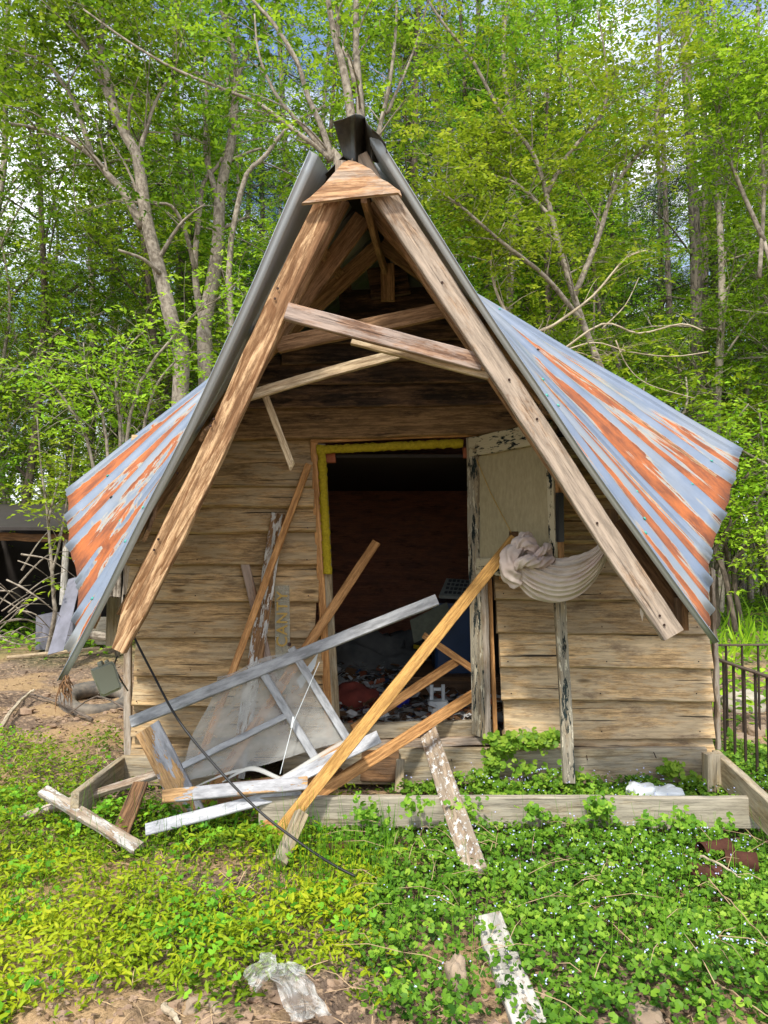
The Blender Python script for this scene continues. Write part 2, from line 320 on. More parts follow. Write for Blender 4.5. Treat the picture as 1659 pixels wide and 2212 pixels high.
def roofmat(name, seed, amt, stretch, top, sy=2.4, back=0.0):
    """gc.x metres down the slope, gc.y sheet coordinate (1 per rib pitch), gc.z height of the rib"""
    m, t, b, o = newmat(name); N = NT(t); g = N.attr('gc')
    sx = t.nodes.new('ShaderNodeSeparateXYZ'); N.l(g, sx.inputs[0])
    n1_ = N.noise(N.map(g, (stretch, sy, 0), (seed, seed, 0)), 1, 9, .68, .5)
    grad = N.step(sx.outputs[0], top, 2.4)
    fr = N.math('FRACT', sx.outputs[1]); mid = N.math('SUBTRACT', .5, N.math('ABSOLUTE', N.math('SUBTRACT', fr, .5)))   # 0 at a rib, .5 mid pan
    val = N.math('ADD', N.math('MULTIPLY', N.math('SUBTRACT', n1_, .5), 3.1), .48); val = N.math('ADD', val, N.math('MULTIPLY', grad, amt)); val = N.math('ADD', val, N.math('MULTIPLY', N.step(mid, .06, .25), .06)); val = N.math('SUBTRACT', val, N.math('MULTIPLY', N.step(sx.outputs[1], 4.7, 5.5), back)); val = N.math('SUBTRACT', val, N.math('MULTIPLY', N.step(sx.outputs[2], .002, .01), .45))
    rust = N.step(val, .70, .745); halo = N.step(val, .58, .72)
    spang = N.noise(N.map(g, (5, 3, 1)), 1, 5, .6)
    met = N.mix(spang, (.15, .19, .25), (.33, .375, .44))
    met = N.mix(N.math('MULTIPLY', N.step(N.noise(N.map(g, (1.2, .8, 0), (5, 1, 0)), 1, 3), .45, .6), .55), met, (.36, .36, .32))
    c = N.mix(N.math('MULTIPLY', halo, .75), met, (.40, .335, .20))
    rc = N.mix(N.step(N.noise(N.map(g, (4.5, 3.5, 1)), 1, 8, .75), .38, .60), (.42, .12, .028), (.17, .05, .018))
    c = N.mix(rust, c, rc); N.l(c, b.inputs['Base Color'])
    N.l(N.math('MULTIPLY', N.math('SUBTRACT', 1, halo), .55), b.inputs['Metallic']); N.l(N.math('ADD', .42, N.math('MULTIPLY', rust, .45)), b.inputs['Roughness'])
    N.bump(N.noise(N.map(g, (14, 10, 1)), 1, 4), .25, .002, b); return m
M['roof_l'] = roofmat('rusted_tin_left', 3.1, .34, 1.9, -.3, 1.15)
M['roof_r'] = roofmat('rusted_tin_right', 8.4, .285, .7, .1, 1.7, .14)
m, t, b, o = newmat('tin_underside'); N = NT(t); g = N.attr('gc')
N.l(N.mix(N.noise(N.map(g, (1, 9, 1)), 1, 4), (.50, .52, .51), (.26, .28, .28)), b.inputs['Base Color']); b.inputs['Metallic'].default_value = .5; b.inputs['Roughness'].default_value = .5
M['tin_under'] = m
M['cap'] = simple('dark_ridge_tin', (.09, .085, .07), (.035, .035, .033), 9, rough=.55, metal=.5, vec=(1, 4, 1))
M['dullpaper'] = simple('yellowed_print', (.15, .16, .11), (.10, .11, .08), 30, rough=.9)
# ---------------------------------------------------------------- ground
def gz(x, y):
    h = .03 * noise.noise(Vector((x * .9, y * .9, 0))) + .014 * noise.noise(Vector((x * 4, y * 4, 3)))
    if y < 6: h += .007 * noise.noise(Vector((x * 15, y * 15, 3)))
    if y < 2.75: h += (.055 * max(0, noise.noise(Vector((x * 7, y * 7, 8)))) + .05 * (.3 - abs(noise.noise(Vector((x * 11, y * 11, 2))))) + .022 * (.3 - abs(noise.noise(Vector((x * 27, y * 27, 6)))))) * min(1, (2.75 - y) * 2.2)
    if y > 7: h += .25 * noise.noise(Vector((x * .12, y * .12, 1))) * min(1, (y - 7) / 6)
    if y > 14: h += (y - 14) * .02
    if x < -1.35 and y > 4.4: h += .05 * noise.noise(Vector((x * 2.6, y * 2.6, 5))) + .03 * noise.noise(Vector((x * 8, y * 8, 5)))
    return h
def axis(a, b, dense0, dense1, step, far):
    xs = list(np.arange(dense0, dense1, step)); s = step; x = xs[-1]
    while x < b: s = min(s * 1.12, far); x += s; xs.append(x)
    s = step; x = dense0; pre = []
    while x > a: s = min(s * 1.12, far); x -= s; pre.append(x)
    return pre[::-1] + xs
xs = axis(-160, 160, -2.6, 2.6, .022, 8); ys = axis(-40, 260, 1.9, 3.0, .016, 8)
mb = MB(); vs = [(x, y, gz(x, y)) for y in ys for x in xs]; nx = len(xs)
mb.add(vs, [(j * nx + i, j * nx + i + 1, (j + 1) * nx + i + 1, (j + 1) * nx + i) for j in range(len(ys) - 1) for i in range(nx - 1)], vs, .5)
m, t, b, o = newmat('soil_and_leaf_litter'); N = NT(t); g = N.attr('gc')
sx = t.nodes.new('ShaderNodeSeparateXYZ'); N.l(g, sx.inputs[0])
c = N.mix(N.step(N.noise(g, 3, 6, .65), .35, .65), (.24, .175, .125), (.09, .062, .045))
c = N.mix(N.step(N.noise(g, 26, 4, .6), .52, .62), c, (.40, .28, .18))
c = N.mix(N.math('MULTIPLY', N.step(N.noise(g, 60, 3, .6), .56, .62), .7), c, (.06, .04, .028))
c = N.mix(N.math('MULTIPLY', N.step(N.noise(g, 1.1, 4), .48, .58), .7), c, (.42, .28, .14))
grn = N.math('MULTIPLY', N.step(sx.outputs[1], 8.5, 12), N.step(N.noise(g, 1.3, 5), .36, .55))
c = N.mix(grn, c, N.mix(N.noise(g, 14, 5), (.045, .11, .015), (.10, .19, .03)))
N.l(c, b.inputs['Base Color']); b.inputs['Roughness'].default_value = 1; b.inputs['Specular IOR Level'].default_value = .1
N.bump(N.math('ADD', N.noise(g, 22, 6, .7), N.math('MULTIPLY', N.noise(g, 70, 3), .4)), 1, .02, b)
tag(mb.build('ground', m, origin=(0, 0, 0), smooth=True), 'bare soil and leaf litter around the shack', None, kind='structure')
# ---------------------------------------------------------------- the shack
YW = 4.56; YF = 3.12
shack = empty('wooden_shack', (0, YW, 0), 'leaning wooden shack with a sagging rusty tin gable roof and gaping doorway', 'shack')
def cl(v, a, b): return max(a, min(b, v))
def uL(v): return max(284 + (1630 - v) * .0, 846 - (v - 560) * 1.27)
def uR(v): return min(1545 - (1620 - v) * .036, 846 + (v - 560) * 1.62)
def doorL(v): return 676 + (v - 950) * .056
def doorR(v): return 1026 + (v - 950) * .066
def clap(mb, u0, v0a, u1, v0b, hpx, Y=YW, wob=.005, th=.04, ext=16):
    """one lapped board: bottom edge from (u0,v0a) to (u1,v0b), hpx tall"""
    a = P(u0, v0a, Y - .07); b = P(u1, v0b, Y - .07); a2 = P(u0, v0a - hpx - ext, Y + .004)
    up = a2 - a; wd = up.length; up.normalize()
    d = (b - a).normalized(); n = -up.cross(d); n = n if n.y < 0 else -n
    board(mb, a + up * wd / 2, b + up * wd / 2, wd, th, n=n, seg=.08, wob=wob, bev=.004, e0=.012, e1=.012)
mb = MB()
lb = [1052, 1097, 1152, 1221, 1299, 1379, 1459, 1527, 1593, 1645]; prev = 958
for i, v in enumerate(lb):
    w_ = random.uniform(-3, 3); ul = uL(v) + random.uniform(-5, 4) + (6 if v > 1450 else 0); ur = doorL(v) - random.choice([2, 6, 14, 4])
    clap(mb, ul, v + w_, ur, v - w_ * .6 - (3 if i < 3 else 0), v - prev); prev = v
mb.build('siding_wall', M['siding_left'], shack)
mb = MB(); rb = [985, 1030, 1072, 1113, 1152, 1172, 1194, 1240, 1296, 1368, 1443, 1512, 1594, 1625]; prev = 940
for i, v in enumerate(rb):
    w_ = random.uniform(-2, 2); ul = doorR(v) + 19; ur = min(uR(v), 833 + (prev - 14 - 536) * 1.7) + random.uniform(-4, 3)
    clap(mb, ul, v + w_, ur, v - w_ + 3, v - prev, wob=.006 if v > 1250 else .004); prev = v
mb.build('siding_wall', M['siding'], shack)
# boards over the door
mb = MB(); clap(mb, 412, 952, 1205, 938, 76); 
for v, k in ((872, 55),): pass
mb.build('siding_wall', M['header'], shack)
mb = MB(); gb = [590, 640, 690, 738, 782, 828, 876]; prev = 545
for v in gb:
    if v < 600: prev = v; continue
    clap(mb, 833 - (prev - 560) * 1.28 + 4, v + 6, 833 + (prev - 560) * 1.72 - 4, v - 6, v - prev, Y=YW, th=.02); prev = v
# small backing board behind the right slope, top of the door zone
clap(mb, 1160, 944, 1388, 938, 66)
mb.build('gable_siding', M['siding_shade_tone'], shack)
# corner boards
mb = MB(); a = P(278, 1650, YW + .02); b = P(276, 1180, YW + .02); board(mb, a, b, .045, .03, seg=.2, wob=.004, e1=.02); mb.build('corner_board', M['old'], shack)
mb = MB(); a = P(1549, 1620, YW + .02); b = P(1540, 1230, YW + .02); board(mb, a, b, .028, .04, seg=.04, wob=.012, e1=.04); mb.build('corner_board', M['old'], shack)
# side walls, back wall, interior
YB = 7.5; xl = P(290, 1400, YW).x; xr = P(1535, 1400, YW).x
for x, s in ((xl + .02, 1), (xr - .02, -1)):
    mb = MB()
    for k in range(12):
        z = .12 + k * .15
        board(mb, (x, YW + .04, z + .07), (x, YB, z + .07), .17, .02, n=(-s, 0, .12), seg=.4, wob=.004)
    mb.build('side_wall', M['siding'], shack)
mb = MB(); prism(mb, [(xl, YB, .1), (xr, YB, .1), (xr, YB, 2.1), (.02, YB, 3.05), (xl, YB, 2.1)], (0, -1, 0), .03, (1, 0, 0)); mb.build('back_wall', M['plywood'], shack)
mb = MB(); 
for k in range(20):
    x0 = xl + .05 + k * (xr - xl - .1) / 20; board(mb, (x0 + .09, YW + .12, .27), (x0 + .09, YB, .27), (xr - xl - .1) / 20 - .003, .03, n=(0, 0, 1), seg=.5)
mb.build('floor_boards', M['old'], shack)
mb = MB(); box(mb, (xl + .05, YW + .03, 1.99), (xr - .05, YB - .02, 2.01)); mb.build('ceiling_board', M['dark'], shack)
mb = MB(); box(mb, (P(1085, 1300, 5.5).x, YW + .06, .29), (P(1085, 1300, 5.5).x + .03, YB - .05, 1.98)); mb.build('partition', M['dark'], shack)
# door casing
fr = empty_fr = None
mb = MB(); board(mb, P(712, 1592, YW - .035), P(678, 948, YW - .035), .045, .03, e0=0, e1=0)
o_ = mb.build('door_frame', M['fresh'], shack)
def sub(name, mbx, mat, par): return mbx.build(name, mat, par)
mb = MB(); board(mb, P(727, 1590, YW - .01), P(693, 960, YW - .01), .055, .05); sub('jamb', mb, M['deck'], o_)
mb = MB(); board(mb, P(705, 1592, YW - .052), P(689, 1260, YW - .052), .012, .012); sub('stop', mb, M['fresh'], o_)
mb = MB(); board(mb, P(672, 952, YW - .045), P(1036, 937, YW - .045), .034, .03); sub('header_trim', mb, M['fresh'], o_)
mb = MB(); board(mb, P(1070, 1590, YW - .06), P(1057, 1250, YW - .06), .026, .03); sub('jamb', mb, M['fresh'], o_)
mb = MB(); board(mb, P(1046, 1590, YW + .02), P(1018, 955, YW + .02), .06, .05); sub('jamb', mb, M['oldbrown'], o_)
mb = MB(); board(mb, P(1078, 1247, YW - .06), P(1170, 1262, YW - .05), .03, .03); sub('ledger', mb, M['fresh'], o_)
mb = MB(); board(mb, P(700, 988, YW + .03), P(724, 987, YW + .03), .07, .05); sub('block', mb, M['redblock'], o_)
mb = MB(); board(mb, P(1000, 978, YW + .03), P(1018, 977, YW + .03), .065, .05); sub('block', mb, M['redblock'], o_)
# fluffy yellow foam strips
def foam(a, b, wd, nm):
    mb = MB(); a = Vector(a); b = Vector(b); k = int((b - a).length / .012); s = (b - a).normalized().cross(Vector((0, -1, 0)))
    pts = [a.lerp(b, i / k) + s * random.uniform(-.003, .003) for i in range(k + 1)]
    tube(mb, pts, [wd * (.9 + .25 * random.random()) for _ in pts], 10); mb.build(nm, M['foam'], o_, smooth=True)
foam(P(684, 972, YW - .05), P(1000, 957, YW - .05), .026, 'foam_strip'); foam(P(694, 962, YW - .05), P(708, 1240, YW - .05), .026, 'foam_strip')
# sill and threshold
mb = MB(); board(mb, P(724, 1580, YW - .03), P(1062, 1571, YW - .03), .09, .05); mb.build('sill', M['deck'], shack)
mb = MB(); board(mb, P(690, 1612, YW - .07), P(1072, 1598, YW - .07), .045, .05, wob=.004); mb.build('threshold', M['rafter'], shack)
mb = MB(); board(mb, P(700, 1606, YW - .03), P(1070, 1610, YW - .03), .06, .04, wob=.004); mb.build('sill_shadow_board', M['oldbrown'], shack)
# ---- roof
def curve(ctrl, s):
    k = len(ctrl) - 1; x = cl(s, 0, 1) * k; i = min(int(x), k - 1); return ctrl[i].lerp(ctrl[i + 1], x - i)
n6 = 6; Yk = [YF + (YW - YF) * k / n6 for k in range(n6 + 1)]
EL = [P(*p, Yk[i]) for i, p in enumerate([(137, 1478), (152, 1404), (163, 1346), (171, 1262), (151, 1188), (146, 1122), (147, 1065)])]
ER = [P(*p, Yk[i]) for i, p in enumerate([(1541, 1396), (1534, 1325), (1529, 1262), (1532, 1200), (1562, 1120), (1584, 1043), (1600, 979)])]
RL = [P(682 + (833 - 682) * (k / n6) ** 1.1, 328 + 0 * k, 3) for k in range(n6 + 1)]
def ridge(side, k):
    f = k / n6; Y = Yk[k]
    a = P(682, 330, YF) if side < 0 else P(799, 292, YF); b = P(822, 540, YW) if side < 0 else P(842, 536, YW)
    q = a.lerp(b, f); 
    return q
RLc = [ridge(-1, k) for k in range(n6 + 1)]; RRc = [ridge(1, k) for k in range(n6 + 1)]
def rib(y):      # y in rib pitches -> rib height
    f = abs((y + .5) % 1 - .5); h = cl((.085 - f) / .035, 0, 1)
    g2 = abs((y + .13 + .5) % 1 - .5) if int(y) in (2, 5) else 1; return max(h, .75 * cl((.04 - g2) / .02, 0, 1))
def roof(side, EC, RC, mat, name):
    mb = MB(); NS = 6 * 30; EXT = 12 * 12; NTT = 26
    vs, gs, fs = [], [], []
    cols = [k / 30 for k in range(NS + 1)] + [6 + (k + 1) / 12 for k in range(EXT)]
    for y in cols:
        s = min(y / 6, 1); r0 = curve(RC, s); e0 = curve(EC, s)
        if y > 6: r0 = r0 + Vector((0, (y - 6) * .24, 0)); e0 = e0 + Vector((0, (y - 6) * .24, 0)) 
        d = e0 - r0; Ln = d.length; nrm = Vector((side * abs(d.z), 0, abs(d.x))).normalized()
        for j in range(NTT + 1):
            t_ = j / NTT; q = r0.lerp(e0, t_)
            sag = -.03 * math.sin(math.pi * t_) * (1 - s) + .008 * noise.noise(Vector((y * .8, t_ * 5, side)))
            h = rib(y) * .03
            q = q + nrm * (h + sag)
            if j == NTT: q = q + d.normalized() * (.012 * noise.noise(Vector((y * 3, 7, side))))
            vs.append(q); gs.append((t_ * Ln, y, h))
    n = NTT + 1
    for i in range(len(cols) - 1):
        for j in range(NTT):
            a = i * n + j; fs.append((a, a + 1, a + n + 1, a + n) if side > 0 else (a, a + n, a + n + 1, a + 1))
    mb.add(vs, fs, gs, .5)
    o = mb.build(name, [mat, M['tin_under']], shack, smooth=True)
    md = o.modifiers.new('thick', 'SOLIDIFY'); md.thickness = .003; md.offset = -1; md.material_offset = 1; md.material_offset_rim = 0
    return o
rl = roof(-1, EL, RLc, M['roof_l'], 'roof_sheet'); rr = roof(1, ER, RRc, M['roof_r'], 'roof_sheet')
def roofpt(side, y, t_, off):
    EC, RC = (EL, RLc) if side < 0 else (ER, RRc); s = min(y / 6, 1); r0 = curve(RC, s); e0 = curve(EC, s)
    if y > 6: r0 = r0 + Vector((0, (y - 6) * .24, 0)); e0 = e0 + Vector((0, (y - 6) * .24, 0))
    d = e0 - r0; nrm = Vector((side * abs(d.z), 0, abs(d.x))).normalized()
    return r0.lerp(e0, t_) + nrm * (off - .03 * math.sin(math.pi * t_) * (1 - s)), nrm
def facing(mbx, c, n, r, h, sides=12):
    c = Vector(c); n = Vector(n).normalized(); tube(mbx, [c, c + n * h], [r, r * .8], sides)
wl = [(-1, 1, .78), (-1, 2, .74), (-1, 2, .52), (-1, 3, .84), (-1, 3, .62), (-1, 4, .85), (-1, 5, .86), (-1, 1, .9), (-1, 1, .5),
      (1, .25, .52), (1, 1, .55), (1, 2, .50), (1, .3, .80), (1, 1, .80), (1, 2, .78), (1, 4, .45), (1, 3, .30), (1, 4, .90), (1, 1, .30), (1, 2, .30), (1, 5, .32), (1, 5, .93)]
for s_, y_, t_ in wl:
    q, nn = roofpt(s_, y_, t_, .031); mb = MB(); facing(mb, q, nn + Vector((random.uniform(-.3, .3), -.2, 0)), .009, .006)
    mb.build('washer_screw', M['teal'] if (s_ > 0 and y_ < 3) or random.random() < .4 else M['iron'], rl if s_ < 0 else rr)
# ridge cap: crumpled dark tin standing up over the peak
capo = [(720, 262), (742, 256), (757, 250), (766, 246), (778, 247), (789, 253), (794, 266), (804, 278), (820, 292), (834, 312), (836, 330)]
capb = [(742, 338), (752, 345), (760, 350), (768, 352), (777, 350), (786, 345), (794, 345), (803, 348), (812, 352), (826, 352), (838, 352)]
capd = [.02, .0, -.02, -.05, -.02, .03, -.01, -.03, 0, .02, .04]
mb = MB()
def cfn(a, b_):
    x = a * 10; i = min(int(x), 9); f = x - i; f = f * f * (3 - 2 * f)
    pu = [p[0] for p in capo]; pv = [p[1] for p in capo]; qu = [p[0] for p in capb]; qv = [p[1] for p in capb]
    lp = lambda L_: L_[i] + (L_[i + 1] - L_[i]) * f
    u = lp(pu) * (1 - b_) + lp(qu) * b_; v = lp(pv) * (1 - b_) + lp(qv) * b_
    return P(u, v, 3.08 + lp(capd) + .18 * (b_) + .06 * math.sin(b_ * 3))
grid_mesh(mb, cfn, 50, 10, lambda a, b_: (b_ * .4, a * .4, 0))
o = mb.build('ridge_cap', M['cap'], shack, smooth=True); md = o.modifiers.new('thick', 'SOLIDIFY'); md.thickness = .003
mb = MB()
def cf2(a, b_):
    Y = 3.3 + b_ * 5.6; c = roofpt(-1, (Y - YF) / .24, .0, .03)[0].lerp(roofpt(1, (Y - YF) / .24, .0, .03)[0], .5)
    w_ = (a - .5) * 2; return c + Vector((w_ * .16, 0, .05 - abs(w_) * .17))
grid_mesh(mb, cf2, 8, 24, lambda a, b_: (b_ * 5, a * .4, 0)); o = mb.build('ridge_cap', M['cap'], shack); md = o.modifiers.new('thick', 'SOLIDIFY'); md.thickness = .003
# ---- rafters
mb = MB()
pts = [(708, 430), (640, 573), (570, 722), (490, 890), (415, 1052), (345, 1205), (290, 1310), (258, 1385)]
a = P(712, 424, 3.2); b = P(262, 1390, 3.2)
def rafter_l():
    mb = MB(); vs, gs, fs = [], [], []; k = 70; d = (b - a).normalized(); n = Vector((0, -1, 0)); s = d.cross(n); Ln = (b - a).length
    for i in range(k + 1):
        t_ = i / k; c = a.lerp(b, t_) + s * (.012 * math.sin(t_ * 7 + 1) * t_)
        hw = .051 + .006 * n1(t_ * 7, 3) + .009 * t_
        hw2 = .050 + .008 * n1(t_ * 9, 8) + .004 * t_
        if t_ > .93: hw2 -= (t_ - .93) * .55; hw -= (t_ - .93) * .2
        if t_ == 1: c = c + d * .03
        for (x, y) in ((-hw + .004, .02), (hw2 - .006, .02), (hw2, .012), (hw2 - .004, -.02), (-hw, -.02), (-hw, .014)):
            vs.append(c + s * x + n * (y + .004 * n1(t_ * 14 + x * 30, 2))); gs.append((t_ * Ln, x, y))
    for i in range(k):
        for j in range(6):
            p_ = i * 6 + j; q_ = i * 6 + (j + 1) % 6; fs.append((p_, p_ + 6, q_ + 6, q_))
    fs.append(tuple(range(6))); fs.append(tuple(k * 6 + j for j in reversed(range(6)))); mb.add(vs, fs, gs, .5)
    return mb.build('rafter', M['rafter_l'], shack)
rfl = rafter_l()
mb = MB(); board(mb, P(826, 415, 3.2), P(1452, 1372, 3.2), .098, .04, seg=.05, wob=.003, e0=.01, e1=.015); rfr = mb.build('rafter', M['rafter'], shack)
mb = MB(); board(mb, P(735, 430, 3.245), P(738, 350, 3.245), .05, .03); mb.build('cripple', M['rafter'], shack)
mb = MB(); board(mb, P(822, 425, 3.25), P(775, 340, 3.25), .08, .035); mb.build('cripple', M['rafter'], shack)
for side, lst in ((-1, [2.9, 4.9]), (1, [2.9, 4.9])):
    for y_ in lst:
        p0, nn = roofpt(side, y_, .005, -.07); p1, _ = roofpt(side, y_, .955, -.055)
        mb = MB(); board(mb, p0, p1, .095, .038, n=(0, -1, 0), seg=.2); mb.build('rafter', M['rafter_in'], shack)
for q0, q1 in (((736, 432, 3.6), (272, 1335, 3.6)), ((817, 431, 3.6), (1424, 1335, 3.6))):
    mb = MB(); board(mb, P(*q0), P(*q1), .095, .038, seg=.1, wob=.002, e1=.01); mb.build('rafter', M['rafter_in'], shack)
# purlins carrying the tin
for side in (-1, 1):
    for t_ in (.12, .33, .54, .75, .93):
        mb = MB()
        for k in range(6):
            p0, nn = roofpt(side, .9 + k * .85, t_, -.035); p1, _ = roofpt(side, .9 + (k + 1) * .85, t_, -.035); board(mb, p0, p1, .06, .018, n=nn, seg=.3)
        p0, nn = roofpt(side, 6, t_, -.03); p1, _ = roofpt(side, 17, t_, -.01); board(mb, p0, p1, .06, .018, n=nn, seg=.6)
        mb.build('purlin', M['rafter_in'], shack)
mb = MB(); board(mb, P(786, 425, 3.3), P(832, 590, 4.5), .06, .03, n=(1, 0, 0)); mb.build('ridge_board', M['rafter_in'], shack)
mb = MB(); board(mb, P(838, 570, 4.44), P(838, 650, 4.44), .085, .04); mb.build('hanging_block', M['rafter_in'], shack)
# collar beams
mb = MB(); board(mb, P(618, 672, 3.15), P(1040, 783, 3.24), .075, .036, seg=.05, wob=.002); mb.build('collar_beam', M['collar'], shack)
mb = MB(); board(mb, P(600, 747, 3.7), P(965, 668, 3.7), .078, .038, seg=.08); mb.build('collar_beam', M['rafter_in'], shack)
# gusset
go = [(651, 439), (672, 424), (700, 398), (726, 368), (742, 350), (754, 346), (768, 349), (785, 357), (803, 366), (818, 384), (836, 392), (852, 404), (864, 412), (868, 424), (860, 416), (820, 420), (765, 425), (700, 434)]
mb = MB(); prism(mb, [P(u, v, 3.13) for u, v in reversed(go)], (0, -1, 0), .022, (1, 0, .05)); mb.build('gusset', M['gusset'], shack)
# fascia piece at the right rafter foot, soffit post on the left
mb = MB(); board(mb, P(1330, 1130, 3.32), P(1476, 1330, 3.3), .09, .03, n=(.5, -.8, 0)); mb.build('fascia_board', M['oldbrown'], shack)
mb = MB(); board(mb, P(1470, 1290, 3.26), P(1474, 1362, 3.26), .05, .03); mb.build('nailing_block', M['oldbrown'], shack)
mb = MB(); board(mb, P(1318, 1100, 3.6), P(1318, 1190, 3.6), .07, .03); mb.build('nailing_block', M['oldbrown'], shack)
# left fascia hanging behind the rafter
mb = MB(); board(mb, P(244, 1395, 3.7), P(246, 1290, 3.7), .055, .05); mb.build('outrigger', M['deck'], shack)
# nails in rafters
def nail(u, v, Y, par, r=.006): 
    mb = MB(); facing(mb, P(u, v, Y), (0, -1, 0), r, .004, 8); mb.build('nail', M['nail'], par)
for u, v in ((462, 905), (455, 920), (342, 1165), (333, 1188), (600, 623), (594, 645), (383, 1022)): nail(u, v, 3.172, rfl)
for u, v in ((955, 610), (1100, 820), (1160, 905), (1425, 1330), (1435, 1350), (1290, 1130)): nail(u, v, 3.176, rfr)
# ---- screen door hung at the right jamb, swung open
door = o_ = bpy.data.objects.new('screen_door', None); link(door, shack, P(1020, 1300, 4.5))
def dY(u): return 4.49 - (u - 1020) / 185 * .5
def D(u, v, k=0): return P(u, v, dY(u) + k)
dn = (Vector((0, 0, 1)).cross(D(1200, 1100) - D(1020, 1100))).normalized(); dn = dn if dn.y < 0 else -dn
mb = MB(); board(mb, D(1033, 1588), D(1021, 945), .085, .03, n=dn, wob=.004, seg=.05, e0=.01); mb.build('stile', M['peel2'], door)
mb = MB(); board(mb, D(1050, 1590, .03), D(1044, 1250, .03), .05, .03, n=dn, wob=.003, seg=.05); mb.build('stile', M['old'], door)
mb = MB(); board(mb, D(1016, 968, -.005), D(1190, 930, -.005), .12, .032, n=dn, wob=.004, seg=.05); mb.build('top_rail', M['peel'], door)
mb = MB(); board(mb, D(1198, 1245), D(1189, 930), .045, .03, n=dn, wob=.003, seg=.05); mb.build('stile', M['peel'], door)
mb = MB(); board(mb, D(1207, 1230, .04), D(1204, 960, .04), .04, .05, n=dn); mb.build('edge_strip', M['fresh'], door)
mb = MB(); board(mb, D(1210, 1170, .02), D(1208, 1065, .02), .022, .05, n=dn); mb.build('hinge_plate', M['black'], door)
mb = MB(); board(mb, D(1032, 1222, -.004), D(1190, 1232, -.004), .10, .03, n=dn, wob=.004, seg=.05); mb.build('bottom_rail', M['peel'], door)
# panel with a square hole
mb = MB(); gx = [1030, 1099, 1120, 1196]; gv = [960, 1148, 1178, 1232]
for i in range(3):
    for j in range(3):
        if i == 1 and j == 1: continue
        prism(mb, [D(gx[i], gv[j], .006), D(gx[i + 1], gv[j], .006), D(gx[i + 1], gv[j + 1], .006), D(gx[i], gv[j + 1], .006)], dn, .004, (0, 0, 1))
pn = mb.build('panel', M['panel'], door)
mb = MB()
for k in range(9): tube(mb, [D(1099 + k * 2.6, 1146, .012), D(1099 + k * 2.6 + random.uniform(-2, 2), 1180, .012)], .0012, 4)
for k in range(7): tube(mb, [D(1098, 1150 + k * 4.5, .012), D(1122, 1150 + k * 4.5, .012)], .0012, 4)
prism(mb, [D(1096, 1144, .03), D(1124, 1144, .03), D(1124, 1182, .03), D(1096, 1182, .03)], dn, .003); mb.build('torn_netting', M['oldbrown'], pn)
mb = MB(); tube(mb, [D(1026, 985, -.02), D(1060, 1065, -.03), D(1104, 1150, -.02)], .0022, 5); mb.build('door_chain', M['gold'], door)
# ---------------------------------------------------------------- cloth swag
mb = MB()
def spl(pts, t_):
    k = len(pts) - 1; x = t_ * k; i = min(int(x), k - 1); f = x - i; a = pts[max(i - 1, 0)]; b = pts[i]; c = pts[i + 1]; d = pts[min(i + 2, k)]
    return tuple(.5 * ((2 * b[q]) + (c[q] - a[q]) * f + (2 * a[q] - 5 * b[q] + 4 * c[q] - d[q]) * f * f + (3 * b[q] - a[q] - 3 * c[q] + d[q]) * f ** 3) for q in range(len(b)))
TOP = [(1112, 1170), (1140, 1196), (1180, 1206), (1220, 1208), (1262, 1196), (1295, 1180), (1318, 1160)]
BOT = [(1108, 1240), (1118, 1262), (1150, 1290), (1195, 1304), (1245, 1292), (1290, 1248), (1328, 1172)]
def swag(a, b_):
    tu = spl(TOP, a); bu = spl(BOT, a); u = tu[0] + (bu[0] - tu[0]) * b_; v = tu[1] + (bu[1] - tu[1]) * b_
    k = b_ * 8.6 + .55 * math.sin(a * 5 + 1) + .9 * a + .35 * noise.noise(Vector((a * 3, b_ * 4, 8))); ph = k % 1; pin = .35 + .65 * math.sin(math.pi * min(max(a, .02), .98)) ** .6
    fold = (ph / .78 if ph < .78 else (1 - ph) / .22) ** .8 * (.014 + .022 * abs(noise.noise(Vector((int(k) * 3.3, a * 2, 1))) * 2)) * pin + .006 * noise.noise(Vector((a * 12, b_ * 14, 3)))
    return P(u, v + 2.5 * math.sin(k * 6.28), 3.93 - .3 * a * a + .06 - .085 * math.sin(math.pi * b_) * pin - fold)
grid_mesh(mb, swag, 70, 70, lambda a, b_: (a, b_, 0))
# gathered hem along the top and the knot
def tubefold(path, r, tw, amp=.3, n=40, sides=20):
    vs, fs, gs = [], [], []; pts = smooth_path([P(*p) for p in path], 12); k = len(pts); up = Vector((0, -1, .2))
    for i, p in enumerate(pts):
        d = (pts[min(i + 1, k - 1)] - pts[max(i - 1, 0)]).normalized(); u_ = (up - d * up.dot(d)).normalized(); s = d.cross(u_); t_ = i / (k - 1)
        for j in range(sides):
            an = 2 * math.pi * j / sides; rr = r * (.45 + .55 * math.sin(math.pi * (.12 + .8 * t_))) * (1 + amp * (1 - 2 * abs(math.sin(2.5 * an + tw * t_ * 5 + noise.noise(Vector((t_ * 5, tw, 1)))))) * .8 + .3 * noise.noise(Vector((t_ * 9, math.cos(an) * 2, tw + math.sin(an) * 2))))
            q = p + (u_ * math.cos(an) + s * math.sin(an)) * rr; vs.append(q); gs.append(q)
    for i in range(k - 1):
        for j in range(sides): a_ = i * sides + j; b_ = i * sides + (j + 1) % sides; fs.append((a_, b_, b_ + sides, a_ + sides))
    fs.append(tuple(reversed(range(sides)))); fs.append(tuple((k - 1) * sides + j for j in range(sides))); mb.add(vs, fs, gs)
tubefold([(1120, 1262, 3.95), (1102, 1235, 3.93), (1104, 1200, 3.92), (1125, 1180, 3.95)], .055, 1.2)
tubefold([(1104, 1192, 3.95), (1125, 1172, 3.92), (1148, 1180, 3.92), (1158, 1205, 3.95)], .04, 2.2)
